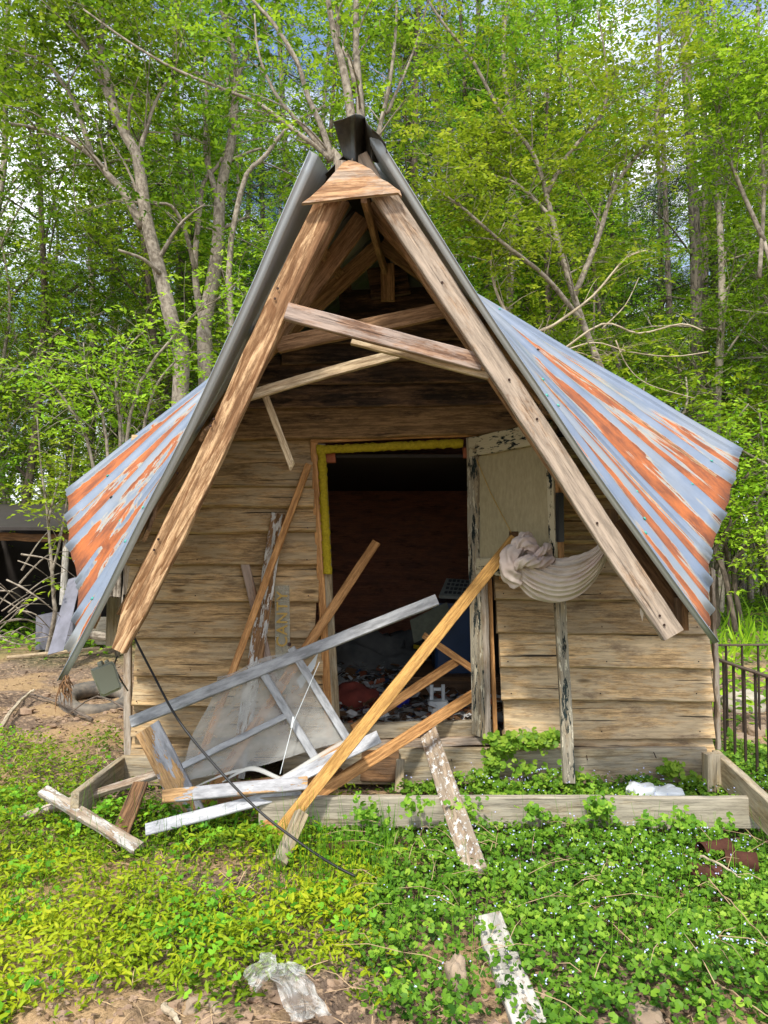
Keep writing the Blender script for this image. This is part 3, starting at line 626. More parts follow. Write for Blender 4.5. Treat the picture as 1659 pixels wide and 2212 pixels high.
tubefold([(1112, 1225, 3.9), (1135, 1212, 3.86), (1165, 1215, 3.88), (1195, 1208, 3.92)], .033, 3.1)
tubefold([(1122, 1182, 3.93), (1128, 1160, 3.93), (1142, 1160, 3.95), (1152, 1182, 3.97)], .024, 1.9)
tubefold([(1152, 1205, 3.9), (1172, 1190, 3.88), (1184, 1180, 3.92), (1188, 1205, 3.96)], .022, 2.7)
tubefold([(1165, 1210, 3.95), (1215, 1214, 3.93), (1270, 1200, 3.84), (1322, 1162, 3.74)], .022, 4.0)
o = mb.build('hanging_cloth', M['cloth'], smooth=True); tag(o, 'dirty pale cloth knotted and draped between the open screen door and the right rafter', 'cloth')
md = o.modifiers.new('sub', 'SUBSURF'); md.levels = 1; md.render_levels = 1
mb = MB(); prism(mb, [P(1383, 1296, 3.4), P(1388, 1290, 3.4), P(1391, 1320, 3.4), P(1388, 1342, 3.4), P(1383, 1325, 3.4)], (0, -1, 0), .003); tag(mb.build('rag_strip', M['cloth']), 'thin torn strip of rag hanging under the right rafter', 'rag')
# ---------------------------------------------------------------- loose boards
def pxw(px, Y): return px * Y / F
def BD(name, label, cat, a, b, px, th, mat, group=None, n=(0, -1, 0), **k):
    mb = MB(); Ym = (a[2] + b[2]) / 2; board(mb, P(*a), P(*b), pxw(px, Ym), th, n=n, **k)
    return tag(mb.build(name, M[mat]), label, cat, group)
LS = 'loose lumber around the doorway'
BD('pine_stick', 'bright yellow pine stick slanting from the ground up to the knotted cloth', 'stick', (597, 1806, 3.62), (1112, 1163, 4.12), 26, .034, 'fresh2', LS, seg=.1, wob=.001)
BD('pine_stick', 'orange pine stick running from the bottom of the yellow stick into the doorway', 'stick', (572, 1788, 3.75), (1044, 1487, 4.66), 23, .035, 'fresh', LS)
BD('pine_stick', 'short pine stick just inside the doorway, ending against the crossing one', 'stick', (762, 1576, 4.44), (990, 1426, 4.8), 19, .035, 'fresh', LS)
BD('pine_stick', 'short pine stick inside the doorway sloping down to the right jamb', 'stick', (916, 1372, 4.86), (1047, 1462, 4.7), 14, .035, 'fresh', LS)
BD('pine_stick', 'pine stick leaning on the left jamb with its top across the dark doorway', 'stick', (440, 1735, 4.08), (813, 1172, 4.68), 21, .03, 'fresh', LS)
BD('pine_stick', 'slender pine stick leaning on the left siding with its top by the yellow foam', 'stick', (425, 1660, 4.02), (667, 1004, 4.48), 15, .03, 'fresh', LS)
BD('painted_board', 'brown board with flaking white paint leaning on the left siding', 'board', (512, 1680, 4.2), (602, 1110, 4.48), 31, .025, 'peelwhite', LS, seg=.05, wob=.003)
BD('narrow_plank', 'short brown plank leaning against the siding left of the white peeling board', 'plank', (620, 1610, 4.25), (527, 1206, 4.5), 19, .022, 'collar', LS, seg=.05, wob=.003)
BD('broken_lath', 'pale broken lath dangling below the left rafter', 'lath', (572, 852, 3.5), (631, 1006, 3.55), 15, .02, 'pale', LS, e1=.05, seg=.05)
BD('roof_strut', 'pale strut rising from the left rafter toward the middle of the gable', 'strut', (533, 856, 3.36), (860, 766, 3.55), 22, .03, 'pale', LS, bow=.015, seg=.06)
BD('roof_strut', 'pale thin batten running under the collar beam to the right rafter', 'strut', (760, 738, 3.3), (1056, 813, 3.26), 15, .03, 'pale', LS, seg=.06)
BD('weathered_post', 'grey flaking post standing under the draped cloth in front of the siding', 'post', (1228, 1690, 4.16), (1209, 1296, 4.2), 24, .04, 'peel2', LS, seg=.04, wob=.004)
BD('nailed_plank', 'white spattered plank full of nail holes sloping from the sill to the weeds', 'plank', (1030, 1890, 3.18), (924, 1578, 4.42), 44, .04, 'splat', LS, n=(-.25, -.75, .6), seg=.06, wob=.002)
BD('white_flaking_plank', 'flaking white weathered plank lying in the weeds at the bottom edge', 'plank', (1155, 2240, 2.22), (1055, 1985, 2.8), 66, .04, 'whitelog', LS, n=(-.1, -.2, 1), seg=.03, wob=.006, e1=.02)
BD('plank', 'flaking grey plank lying at an angle in the weeds at the left', 'plank', (92, 1708, 3.82), (300, 1832, 3.5), 27, .03, 'greyflake', LS, n=(.1, -.5, 1), seg=.04, wob=.004)
BD('plank', 'long thin weathered plank crossing under the broken screen frame at the left', 'plank', (45, 1768, 3.85), (340, 1672, 4.0), 18, .03, 'old', LS, n=(0, -.6, 1), seg=.05, wob=.004)
BD('plank', 'rotten dark brown plank propped on the left deck joist', 'plank', (258, 1806, 3.62), (303, 1690, 3.9), 38, .02, 'oldbrown', LS, n=(0, -.8, .5), seg=.04, wob=.004, e0=.03, w1=.075)
BD('plank', 'white dirty trim board lying with one end in the weeds below the screen frame', 'plank', (315, 1793, 3.62), (650, 1706, 3.82), 25, .02, 'white_trim', LS, n=(0, -.7, .5), seg=.06, wob=.002)
BD('plank', 'pale moulded trim board resting across the foot of the screen frame', 'plank', (352, 1721, 3.72), (664, 1692, 3.75), 27, .035, 'silver_worn', LS, n=(0, -.8, .4), seg=.06, wob=.002)
BD('stake', 'short square stake stub standing out of the weeds below the yellow stick', 'stake', (604, 1864, 3.34), (652, 1758, 3.52), 27, .05, 'deck', LS, n=(.3, -.9, .1))
BD('lumber_offcut', 'small triangular offcut of board leaning on the right siding among ivy', 'offcut', (1150, 1615, 4.36), (1132, 1572, 4.47), 60, .02, 'deck', LS, n=(0, -.9, .2), w1=.03)
BD('lath', 'flat lath lying on the soil near the leaning grey panel', 'lath', (15, 1420, 9.2), (215, 1400, 9.6), 9, .03, 'pale', LS, n=(0, -.3, 1))
# ---------------------------------------------------------------- broken screen frame
def fY(v): return 3.86 + (1760 - v) * .00062
def FP(u, v, k=0): return P(u, v, fY(v) + k)
scr = empty('broken_screen_frame', FP(412, 1762), 'broken silver painted screen door frame with torn mesh lying tilted before the doorway', 'screen frame')
fn = (-.1, -1, .35)
def fb(nm, a, b, px, mat, k=0, th=.028, **kw):
    mb = MB(); board(mb, FP(*a, k), FP(*b, k), pxw(px, 4.0), th, n=fn, seg=.06, **kw); return mb.build(nm, M[mat], scr)
fb('rail', (284, 1560), (944, 1296), 25, 'silver')
fb('stile', (318, 1572), (420, 1768), 54, 'silver_worn', .004)
fb('stile', (629, 1400), (760, 1612), 17, 'silver', .003)
fb('muntin', (557, 1436), (690, 1652), 17, 'silver', .006)
fb('muntin', (396, 1655), (617, 1546), 13, 'silver', .008)
fb('rail', (600, 1700), (818, 1592), 27, 'white_trim', -.03)
fb('rail', (585, 1722), (775, 1600), 42, 'fresh', .05, .02)
mb = MB()
out = [(480, 1470), (500, 1458), (530, 1440), (630, 1402), (755, 1600), (700, 1640), (640, 1655), (600, 1690), (480, 1700), (395, 1700), (400, 1660), (470, 1560)]
def scf(a, b_):
    l = (470 - 95 * b_, 1462 + 235 * b_); r = (628 + 128 * b_ , 1402 + 200 * b_); u = l[0] + (r[0] - l[0]) * a; v = l[1] + (r[1] - l[1]) * a
    return FP(u + 5 * math.sin(b_ * 9), v + 4 * math.sin(a * 8 + b_ * 4), .03 + .02 * noise.noise(Vector((a * 4, b_ * 4, 1))))
grid_mesh(mb, scf, 30, 30, lambda a, b_: (a, b_, 0)); mb.build('torn_mesh', M['mesh'], scr, smooth=True)
mb = MB()
for path, wd in (([(602, 1682), (640, 1662), (690, 1632), (740, 1604), (775, 1592)], 12), ([(420, 1700), (500, 1668), (560, 1664), (620, 1690)], 7), ([(480, 1690), (540, 1660), (600, 1680), (650, 1700)], 10)):
    mb = MB(); pp = [FP(u, v, -.03 + .006 * random.random()) for u, v in path]; pp = smooth_path(pp, 6)
    vs, fs = [], []
    for i, p in enumerate(pp):
        e = math.sin(math.pi * (.1 + .85 * i / (len(pp) - 1))); 
        for q, (dx, dy) in enumerate(((-1, 0), (-.4, -.6), (.4, .5), (1, 0))): vs.append(p + Vector((.2 * dx, .5 * dy, dx)).normalized() * pxw(wd, 4) / 2 * e * abs(dx if dx else 1))
    for i in range(len(pp) - 1):
        for q in range(3): fs.append((i * 4 + q, i * 4 + q + 1, i * 4 + q + 5, i * 4 + q + 4))
    mb.add(vs, fs); mb.build('mesh_fold', M['sheer'], scr, smooth=True)
mb = MB(); tube(mb, [FP(690, 1430, -.05), FP(632, 1565, -.05), FP(605, 1672, -.05)], .002, 5); tube(mb, [FP(634, 1548, -.05), FP(630, 1572, -.05)], .006, 8); mb.build('wire', M['whiteplastic'], scr)
mb = MB(); facing(mb, FP(625, 1392, -.02), fn, .012, .01); mb.build('nail', M['nail'], scr)
mb = MB(); vs = []; prism(mb, [FP(640, 1470, .12), FP(672, 1430, .12), FP(688, 1408, .12), FP(680, 1440, .12), FP(650, 1490, .12)], (0, -1, 0), .01); tag(mb.build('plastic_shard', M['whiteplastic']), 'curved white plastic shard sticking up behind the torn mesh', 'shard')
# sign strip with letters
sg = empty('sign_strip', P(610, 1490, 4.42), 'clear upright sign strip with faded gold letters leaning on the siding', 'sign')
mb = MB(); board(mb, P(612, 1500, 4.42), P(609, 1265, 4.48), pxw(32, 4.45), .006, e0=0, e1=0, wob=0); mb.build('strip', M['signglass'], sg)
cu = bpy.data.curves.new('letters', 'FONT'); cu.body = 'CANTY'; cu.size = .10; cu.extrude = .002; cu.offset = .0006; cu.space_character = 1.12
to = bpy.data.objects.new('tmp', cu); COL.objects.link(to); dg = bpy.context.evaluated_depsgraph_get(); me = bpy.data.meshes.new_from_object(to.evaluated_get(dg)); bpy.data.objects.remove(to)
me.name = 'letters'; me.materials.clear(); me.materials.append(M['gold']); lo = bpy.data.objects.new('letters', me); base = P(620, 1398, 4.435); link(lo, sg, base)
xs_ = [v.co.x for v in me.vertices]; ln = max(xs_) - min(xs_); want = (P(610, 1278, 4.43) - P(610, 1398, 4.43)).length; k_ = want / ln
lo.scale = (k_, k_ * 1.0, 1); lo.rotation_euler = (R(90), R(-90), 0)
# ---------------------------------------------------------------- deck frame
deck = empty('deck_frame', (0, 4.1, 0), 'weathered lumber deck frame without boards lying in the weeds before the doorway', 'deck')
def DK(nm, a, b, px, th, mat='deck', **k): mb = MB(); board(mb, P(*a), P(*b), pxw(px, (a[2] + b[2]) / 2), th, seg=.08, **k); return mb.build(nm, M[mat], deck)
DK('beam', (612, 1655, 4.42), (1524, 1652, 4.42), 74, .04)
DK('beam', (560, 1752, 3.78), (1640, 1755, 3.74), 64, .042, 'deck_grey', wob=.003)
DK('beam', (262, 1662, 4.44), (520, 1668, 4.44), 60, .04)
DK('corner_post', (1540, 1640 + 64, 4.28), (1540, 1628, 4.28), 36, .09)
DK('joist', (1548, 1650, 4.42), (1690, 1790, 3.3), 66, .045, n=(-1, -.1, 0))
DK('joist', (262, 1660, 4.42), (160, 1742, 3.7), 52, .04, n=(1, -.1, 0), mat='deck')
DK('joist', (866, 1640, 4.36), (862, 1712, 4.3), 18, .03, n=(0, -1, 0))
DK('splice', (470, 1715, 3.9), (740, 1680, 4.1), 40, .03, mat='oldbrown')
DK('scab_board', (765, 1722, 3.98), (868, 1722, 3.98), 10, .05)
DK('scab_board', (780, 1652, 4.38), (860, 1655, 4.38), 66, .02, mat='oldbrown')
for u, v in ((968, 1655), (973, 1662), (972, 1672), (1267, 1632), (1412, 1625), (975, 1640)):
    mb = MB(); p = P(u, v, 4.39); tube(mb, [p, p + Vector((random.uniform(-.01, .02), -.03, random.uniform(-.03, .02)))], .003, 5); mb.build('bent_nail', M['nail'], deck)
# ---------------------------------------------------------------- cable, box, tyre
mb = MB(); tube(mb, smooth_path([P(268, 1285, 3.75), P(270, 1320, 3.72), P(286, 1368, 3.7), P(330, 1455, 3.62), P(385, 1555, 3.5), P(470, 1660, 3.4), P(560, 1752, 3.3), P(650, 1822, 3.2), P(720, 1868, 3.1), P(768, 1893, 3.05)], 5), .0058, 8)
tag(mb.build('black_cable', M['black'], smooth=True), 'black cable hanging from the left eave across the screen frame into the weeds', 'cable')
mb = MB()
bx = empty('outdoor_box_cover', P(232, 1505, 3.55), 'grey-green plastic outlet box cover dangling on wires beside the left rafter', 'box cover')
oc = [(195, 1446), (241, 1428), (247, 1432), (263, 1484), (261, 1489), (224, 1506), (218, 1504), (200, 1462)]
def ring_(sc_, Y): c = (229, 1467); return [P(c[0] + (u - c[0]) * sc_, c[1] + (v - c[1]) * sc_, Y) for u, v in oc]
def lofted(rings, mat, nm, par):
    mb = MB(); n = len(rings[0]); vs = [p for r_ in rings for p in r_]; fs = [tuple(range(n))] + [tuple((len(rings) - 1) * n + j for j in reversed(range(n)))]
    for i in range(len(rings) - 1):
        for j in range(n): fs.append((i * n + j, i * n + n + j, i * n + n + (j + 1) % n, i * n + (j + 1) % n))
    mb.add(vs, fs); return mb.build(nm, mat, par)
lofted([ring_(.84, 3.512), ring_(.88, 3.516), ring_(.93, 3.53), ring_(1, 3.532), ring_(1, 3.55), ring_(.95, 3.56)], M['boxgreen'], 'lid', bx)
mb = MB(); tube(mb, [P(214, 1437, 3.54), P(222, 1433, 3.54)], .016, 10); tube(mb, [P(228, 1432, 3.54), P(234, 1428, 3.54)], .010, 8); mb.build('hinge', M['boxgreen'], bx)
mb = MB(); tube(mb, smooth_path([P(253, 1418, 3.5), P(248, 1440, 3.55), P(262, 1470, 3.58), P(276, 1492, 3.8)], 5), .004, 6); mb.build('wire', M['black'], bx)
def torus(mb, c, R0, r0, n, tilt=0, seg=40, sides=14, lump=0):
    vs, fs = [], []; q = Vector(n).normalized().to_track_quat('Z', 'Y')
    for i in range(seg):
        a = 2 * math.pi * i / seg
        for j in range(sides):
            b_ = 2 * math.pi * j / sides; cr = math.cos(b_); sr = math.sin(b_)
            rr = R0 + r0 * (abs(cr) ** .6) * (1 if cr > 0 else -1) + (.007 if (i % 2 and cr > .5) else 0) - (.02 if cr < -.8 else 0)
            p = Vector((rr * math.cos(a), rr * math.sin(a), 1.15 * r0 * (abs(sr) ** .7) * (1 if sr > 0 else -1)))
            vs.append(Vector(c) + q @ p + Vector((0, 0, lump * noise.noise(Vector((a * 2, b_, 1))))))
    for i in range(seg):
        for j in range(sides): fs.append((i * sides + j, ((i + 1) % seg) * sides + j, ((i + 1) % seg) * sides + (j + 1) % sides, i * sides + (j + 1) % sides))
    mb.add(vs, fs)
mb = MB(); torus(mb, PG(212, 1512, .03) + Vector((0, 0, 0)), .27, .06, (.10, -.2, 1), seg=96); tag(mb.build('old_tyre', M['rubber'], smooth=True), 'muddy old tyre lying flat on the soil behind the dangling box cover', 'tyre')
# root clump at the tip of the left tin
mb = MB()
for k in range(26):
    p = P(141 + random.uniform(-6, 8), 1462 + random.uniform(-8, 20), 3.14 + random.uniform(-.03, .03)); q = p + Vector((random.uniform(-.03, .03), 0, -random.uniform(.03, .13))); tube(mb, [p, p.lerp(q, .5) + Vector((random.uniform(-.02, .02), 0, 0)), q], [.003, .003, .001], 4)
tag(mb.build('dried_vine_tuft', M['oldbrown']), 'dark dried vine tuft caught on the lowest tip of the left roof tin', 'vine')
# ---------------------------------------------------------------- leftovers: jug, cans, bag, stones
jug = empty('milk_jug', P(1412, 1722, 3.95), 'crushed white plastic jug lying behind the front deck beam', 'jug')
def blob(mb, c, r, sq=1.0, amp=.2, seed=0, n=16, ax=None, f=1.6):
    vs, fs = [], []
    for j in range(n + 1):
        th = math.pi * j / n
        for i in range(n * 2):
            ph = math.pi * i / n; d = Vector((math.sin(th) * math.cos(ph), math.sin(th) * math.sin(ph), math.cos(th)))
            if sq != 1: d = Vector([math.copysign(abs(x) ** sq, x) for x in d])
            k = 1 + amp * noise.noise(d * f + Vector((seed, 0, 0))) + amp * .4 * noise.noise(d * f * 3 + Vector((seed, 5, 0)))
            p = Vector((d.x * r[0], d.y * r[1], d.z * r[2])) * k
            if ax is not None: p = ax @ p
            vs.append(Vector(c) + p)
    m2 = n * 2
    for j in range(n):
        for i in range(m2): fs.append((j * m2 + i, (j + 1) * m2 + i, (j + 1) * m2 + (i + 1) % m2, j * m2 + (i + 1) % m2))
    mb.add(vs, fs)
mb = MB(); blob(mb, P(1388, 1716, 4.0), (.07, .07, .055), .6, .25, 2); blob(mb, P(1440, 1720, 4.0), (.085, .07, .045), .5, .2, 6); mb.build('jug_body', M['whiteplastic'], jug, smooth=True)
mb = MB(); tube(mb, [P(1358, 1700, 3.99), P(1364, 1706, 3.99)], .02, 12); mb.build('jug_neck', M['whiteplastic'], jug)
def can(u, v, ln, r, az, lab, z=.045):
    c = PG(u, v, z); d = Vector((math.cos(az), math.sin(az), random.uniform(-.1, .1))); mb = MB(); k = 14
    pts = [c + d * ln * (i / k - .5) for i in range(k + 1)]; tube(mb, pts, [r * (1.05 if i in (0, k) else (.97 if i % 2 else 1)) for i in range(k + 1)], 18, caps=False)
    o = mb.build('tin_can', M['rust'], smooth=True); tag(o, lab, 'can', 'rusty cans in the weeds at the right'); md = o.modifiers.new('t', 'SOLIDIFY'); md.thickness = .002
can(1545, 1838, .14, .045, .2, 'uppermost rusty tin can in the weeds at the right edge', .06)
can(1522, 1888, .13, .04, 2.9, 'rusty ribbed tin can nearest the viewer at the right edge')
can(1600, 1862, .13, .045, -.3, 'rusty tin can right of the other two, against a dead branch')
can(735, 1832, .14, .03, .3, 'flattened rusty can hidden in weeds between the two planks', .03)
# plastic bag
mb = MB()
def bagf(a, b_):
    path = [(540, 2128), (565, 2095), (590, 2082), (612, 2090), (630, 2120), (655, 2165), (672, 2200)]
    c = spl([(u, v) for u, v in path], a); wd = 26 + 30 * a; ang = 1.0 if a < .45 else .1
    u = c[0] + (b_ - .5) * wd * (1.6 if a > .45 else 1.0); v = c[1] + (b_ - .5) * wd * (1.3 if a < .45 else -.35)
    h = .06 + .09 * math.sin(math.pi * (a * .9 + .1)) + .05 * noise.noise(Vector((a * 6, b_ * 3, 2))) + .035 * abs(noise.noise(Vector((a * 11, b_ * 7, 2))))
    return PG(u + 9 * noise.noise(Vector((a * 8, b_ * 6, 9))), v + 8 * noise.noise(Vector((a * 8, b_ * 6, 4))), h)
grid_mesh(mb, bagf, 60, 34, lambda a, b_: (a, b_, 0)); o = mb.build('plastic_bag', M['bag']); tag(o, 'crumpled clear plastic bag lying on the soil at the bottom edge', 'bag')
def rock(u, v, r, lab, mat='stone', seed=1, z=None, sq=.7):
    c = PG(u, v, (r[2] * .5) if z is None else z); mb = MB(); blob(mb, c, r, sq, .35, seed, 14); tag(mb.build('rock', M[mat], smooth=True), lab, 'rock')
rock(985, 2125, (.035, .05, .075), 'upright brown stone beside the flaking white plank', seed=3)
rock(440, 2185, (.06, .04, .03), 'clod of pale soil stone at the bottom left of the bag', seed=5, z=.0)
rock(1395, 2205, (.055, .05, .04), 'grey stump-like stone at the bottom edge right of the plank', 'stone', 9)
rock(1607, 1522, (.19, .14, .10), 'large pale boulder behind the iron railing', 'palestone', 12)
rock(1603, 1605, (.10, .07, .06), 'tan stone behind the railing balusters, nearer than the pale boulder', 'stone', 15)
rock(1638, 1580, (.07, .06, .045), 'low tan stone right of the other railing stones', 'stone', 18)
# ---------------------------------------------------------------- railing
rail = empty('iron_railing', (2.25, 4.9, 0), 'low rusty iron railing turning a corner beside the shack wall at the right', 'railing')
xa = 2.235; zt = .68; Yc = 5.67
mb = MB(); board(mb, (xa, 2.7, zt), (xa, Yc, zt), .035, .012, n=(0, 0, 1), wob=0); mb.build('top_rail', M['railtop'], rail)
mb = MB(); board(mb, (xa, Yc, zt), (4.6, Yc, zt + .02), .035, .012, n=(0, 0, 1), wob=0); mb.build('top_rail', M['railtop'], rail)
Ys = [4.907 + .139 * k for k in range(1, 5)] + [4.907 - .139 * k for k in range(15)]
for y in Ys: mb = MB(); board(mb, (xa, y, -.08), (xa, y, zt), .014, .014, wob=0, bev=.001); mb.build('baluster', M['iron'], rail)
for k in range(17): x = xa + .125 + k * .122; mb = MB(); board(mb, (x, Yc, -.08), (x, Yc, zt), .014, .014, wob=0, bev=.001); mb.build('baluster', M['iron'], rail)
# ---------------------------------------------------------------- old shed at the left
sh = empty('open_shed', P(60, 1380, 10.6), 'low dark open shed with a sagging roof edge and pale post far at the left', 'shed')
a = P(-260, 1150, 10.4); b = P(300, 1150, 10.4)
mb = MB(); board(mb, P(-260, 1158, 10.4), P(300, 1162, 10.4), .11, .08, wob=.02, seg=.2); mb.build('roof_beam', M['oldbrown'], sh)
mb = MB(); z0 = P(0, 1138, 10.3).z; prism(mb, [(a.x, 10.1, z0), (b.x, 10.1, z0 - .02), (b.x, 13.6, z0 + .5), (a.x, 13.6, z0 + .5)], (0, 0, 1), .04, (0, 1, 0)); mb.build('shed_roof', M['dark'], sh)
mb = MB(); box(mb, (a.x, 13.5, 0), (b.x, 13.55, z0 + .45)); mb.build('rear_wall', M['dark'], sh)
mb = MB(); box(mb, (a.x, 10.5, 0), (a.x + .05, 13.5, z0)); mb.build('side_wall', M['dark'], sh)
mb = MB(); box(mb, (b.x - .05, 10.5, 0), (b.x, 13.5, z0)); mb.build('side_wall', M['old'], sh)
mb = MB(); tube(mb, [P(136, 1306, 10.3), P(139, 1240, 10.3), P(144, 1166, 10.3)], [.05, .045, .045], 10); mb.build('post', M['whitelog'], sh)
mb = MB(); tube(mb, [P(-80, 1390, 10.3), P(-80, 1166, 10.3)], [.06, .05], 10); mb.build('post', M['old'], sh)
mb = MB(); board(mb, P(200, 1360, 10.3), P(252, 1360, 10.3), .35, .03); board(mb, P(200, 1385, 10.25), P(252, 1385, 10.25), .1, .03); mb.build('wall_planks', M['deck_grey'], sh)
BX = lambda lo, hi: (lambda m_: (box(m_, lo, hi, .01), m_)[1])(MB())
p = P(122, 1345, 9.9); tag(BX((p.x - .28, p.y, .05), (p.x + .22, p.y + .5, .50)).build('chest', M['panel_grey']), 'boxy pale grey appliance chest half hidden in weeds at the shed', 'appliance')
mb = MB(); board(mb, P(120, 1410, 8.6), P(162, 1248, 9.3), .22, .01, n=(-.3, -.8, .4), wob=.004, w1=.2); tag(mb.build('grey_panel', M['panel_grey']), 'grey sheet panel leaning by the left roof corner', 'panel')
mb = MB(); tube(mb, smooth_path([P(160, 1376, 9.4), P(200, 1372, 9.3), P(240, 1378, 9.2)], 4), [.05, .055, .05, .06, .05, .055, .05, .045, .04], 10); tag(mb.build('log', M['bark']), 'short pale log on the soil behind the left rafter foot', 'log')
# ---------------------------------------------------------------- things inside the shack
tb = empty('low_table', P(960, 1480, 5.9), 'low wooden table inside the doorway carrying the storage bin', 'table')
tl = P(950, 1430, 6.0)
mb = MB(); x0 = P(880, 1450, 5.6).x; x1 = P(1085, 1450, 5.6).x; zt_ = P(900, 1462, 5.6).z
prism(mb, [(x0, 5.6, zt_), (x1 + .2, 5.6, zt_), (x1 + .2, 6.7, zt_), (x0 + .1, 6.7, zt_)], (0, 0, 1), .03, (1, 0, 0)); mb.build('table_top', M['oldbrown'], tb)
mb = MB(); board(mb, (x0, 5.62, zt_ - .08), (x1 + .2, 5.62, zt_ - .08), .12, .025); mb.build('apron', M['oldbrown'], tb)
for x in (x0 + .05, x1 + .1): mb = MB(); board(mb, (x, 5.66, .28), (x, 5.66, zt_ - .1), .06, .05); mb.build('leg', M['oldbrown'], tb)
bn = empty('storage_bin', (x0 + .42, 6.0, zt_), 'dark blue storage bin on the low table inside', 'bin')
mb = MB(); box(mb, (x0 + .22, 5.72, zt_ + .005), (x0 + .62, 6.2, zt_ + .5), .02); mb.build('bin_body', M['bluebin'], bn)
mb = MB(); box(mb, (x0 + .2, 5.69, zt_ + .5), (x0 + .65, 6.23, zt_ + .54), .012); mb.build('lid', M['bluebin'], bn)
kb = empty('keyboard', (x0 + .45, 5.9, zt_ + .56), 'dusty keyboard lying tilted on top of the storage bin', 'keyboard')
mb = MB(); kz = zt_ + .60; prism(mb, [(x0 + .25, 5.74, kz), (x0 + .60, 5.66, kz - .02), (x0 + .66, 5.9, kz + .1), (x0 + .33, 6.0, kz + .12)], (0, -.5, 1), .025); mb.build('case', M['keys'], kb)
for i in range(10):
    for j in range(4):
        a_ = Vector((x0 + .27, 5.745, kz + .003)).lerp(Vector((x0 + .60, 5.665, kz - .017)), (i + .5) / 10); c_ = a_ + Vector((.07, .25, .12)) * ((j + .5) / 4.4) + Vector((0, -.004, .008)); mb = MB(); board(mb, c_, c_ + Vector((.022, -.005, 0)), .03, .008, n=(0, -.5, 1)); mb.build('key', M['keydark'], kb)
pr = [(x0 + .02, 5.62, zt_ + .42), (x0 + .30, 5.6, zt_ + .56), (x0 + .34, 5.6, zt_ + .38), (x0 + .05, 5.6, zt_ + .25)]
mb = MB(); prism(mb, pr, (0, -1, .2), .004); tag(mb.build('printed_sheet', M['dullpaper']), 'yellowed printed sheet hanging over the front of the bin', 'paper')
mb = MB(); box(mb, (x0 + .72, 5.9, zt_ + .005), (x0 + .98, 6.4, zt_ + .42), .02); tag(mb.build('blue_crate', M['bluebin']), 'dark blue crate behind the storage bin, next to the right jamb', 'crate')
fz = .285
c = P(948, 1505, 5.1); ct = empty('toy_carrier', (c.x, c.y, fz + .02), 'small white plastic carrier with two uprights amid the floor litter', 'carrier')
zc = fz + .03; 
mb = MB(); box(mb, (c.x - .075, c.y - .05, zc), (c.x + .06, c.y + .06, zc + .07), .01); mb.build('carrier_base', M['whiteplastic'], ct)
mb = MB(); box(mb, (c.x - .06, c.y + .02, zc + .07), (c.x - .035, c.y + .05, zc + .17), .004); box(mb, (c.x + .02, c.y + .02, zc + .07), (c.x + .045, c.y + .05, zc + .17), .004); box(mb, (c.x - .033, c.y + .025, zc + .13), (c.x + .018, c.y + .045, zc + .15), .003); mb.build('carrier_frame', M['whiteplastic'], ct)
c = P(864, 1500, 5.25); tubm = empty('plastic_tub', (c.x, c.y, fz), 'blue and white plastic tub lying in the litter left of the white carrier', 'tub')
mb = MB(); tube(mb, [(c.x, c.y, fz + .03), (c.x, c.y, fz + .11)], [.06, .075], 20); mb.build('tub_body', M['blue'], tubm, smooth=False)
mb = MB(); tube(mb, [(c.x, c.y, fz + .105), (c.x, c.y, fz + .125)], .08, 20); mb.build('lid', M['whiteplastic'], tubm)
mb = MB(); blob(mb, P(762, 1512, 5.3), (.17, .12, .11), 1, .3, 4); tag(mb.build('red_bundle', M['redcloth'], smooth=True), 'red cloth bundle on the floor behind the left jamb', 'bundle')
mb = MB(); blob(mb, P(800, 1440, 6.6), (.55, .25, .28), .8, .5, 7, 22, f=2.5); tag(mb.build('blanket_heap', M['greycloth'], smooth=True), 'heap of grimy grey blankets against the rear wall of the shack', 'blankets')
mb = MB(); board(mb, P(775, 1398, 6.9), P(905, 1405, 6.9), .1, .03); tag(mb.build('dark_plank', M['dark']), 'dark plank lying on the blanket heap inside', 'plank')
mb = MB(); prism(mb, [P(893, 1392, 6.2), P(920, 1396, 6.2), P(918, 1406, 6.2), P(893, 1400, 6.2)], (0, -1, .3), .006); tag(mb.build('yellow_scrap', M['foam']), 'small yellow scrap on the blanket heap', 'scrap')
mb = MB()
for k in range(2200):
    x = random.uniform(-.75, .85); y = random.uniform(4.75, 6.6); s_ = random.uniform(.008, .05) * random.uniform(.5, 1.3); c = Vector((x, y, fz + .01 + random.random() ** 2 * .07 + max(0, (y - 5.4) * .08)))
    a_ = random.random() * 6.28; e = Vector((math.cos(a_), math.sin(a_), random.uniform(-.4, .4))) * s_; f_ = Vector((-math.sin(a_), math.cos(a_), random.uniform(-.3, .9))) * s_ * random.uniform(.3, .9)
    mb.add([c - e - f_, c + e - f_ * .8, c + e * .8 + f_, c - e * .7 + f_ * 1.1], [(0, 1, 2, 3)], m=random.choice([0, 0, 0, 1, 1, 2, 2, 2, 3, 4, 5, 1, 2]))
tag(mb.build('floor_litter', [M['litterpaper2'], M['litterpaper'], M['oldbrown'], M['redblock'], M['bluebin'], M['whiteplastic']]), 'dense litter of paper and plastic scraps over the shack floor', 'litter', kind='stuff')

for v in lb[2:9]:
    for u in (uL(v) + 14, 420 + random.uniform(-8, 8), doorL(v) - 26): nail(u + random.uniform(-4, 4), v - 12, YW - .09, shack, .004)
for v in rb[5:13]:
    for u in (doorR(v) + 40, 1300 + random.uniform(-10, 10), 1508): nail(u + random.uniform(-4, 4), v - 14, YW - .09, shack, .004)
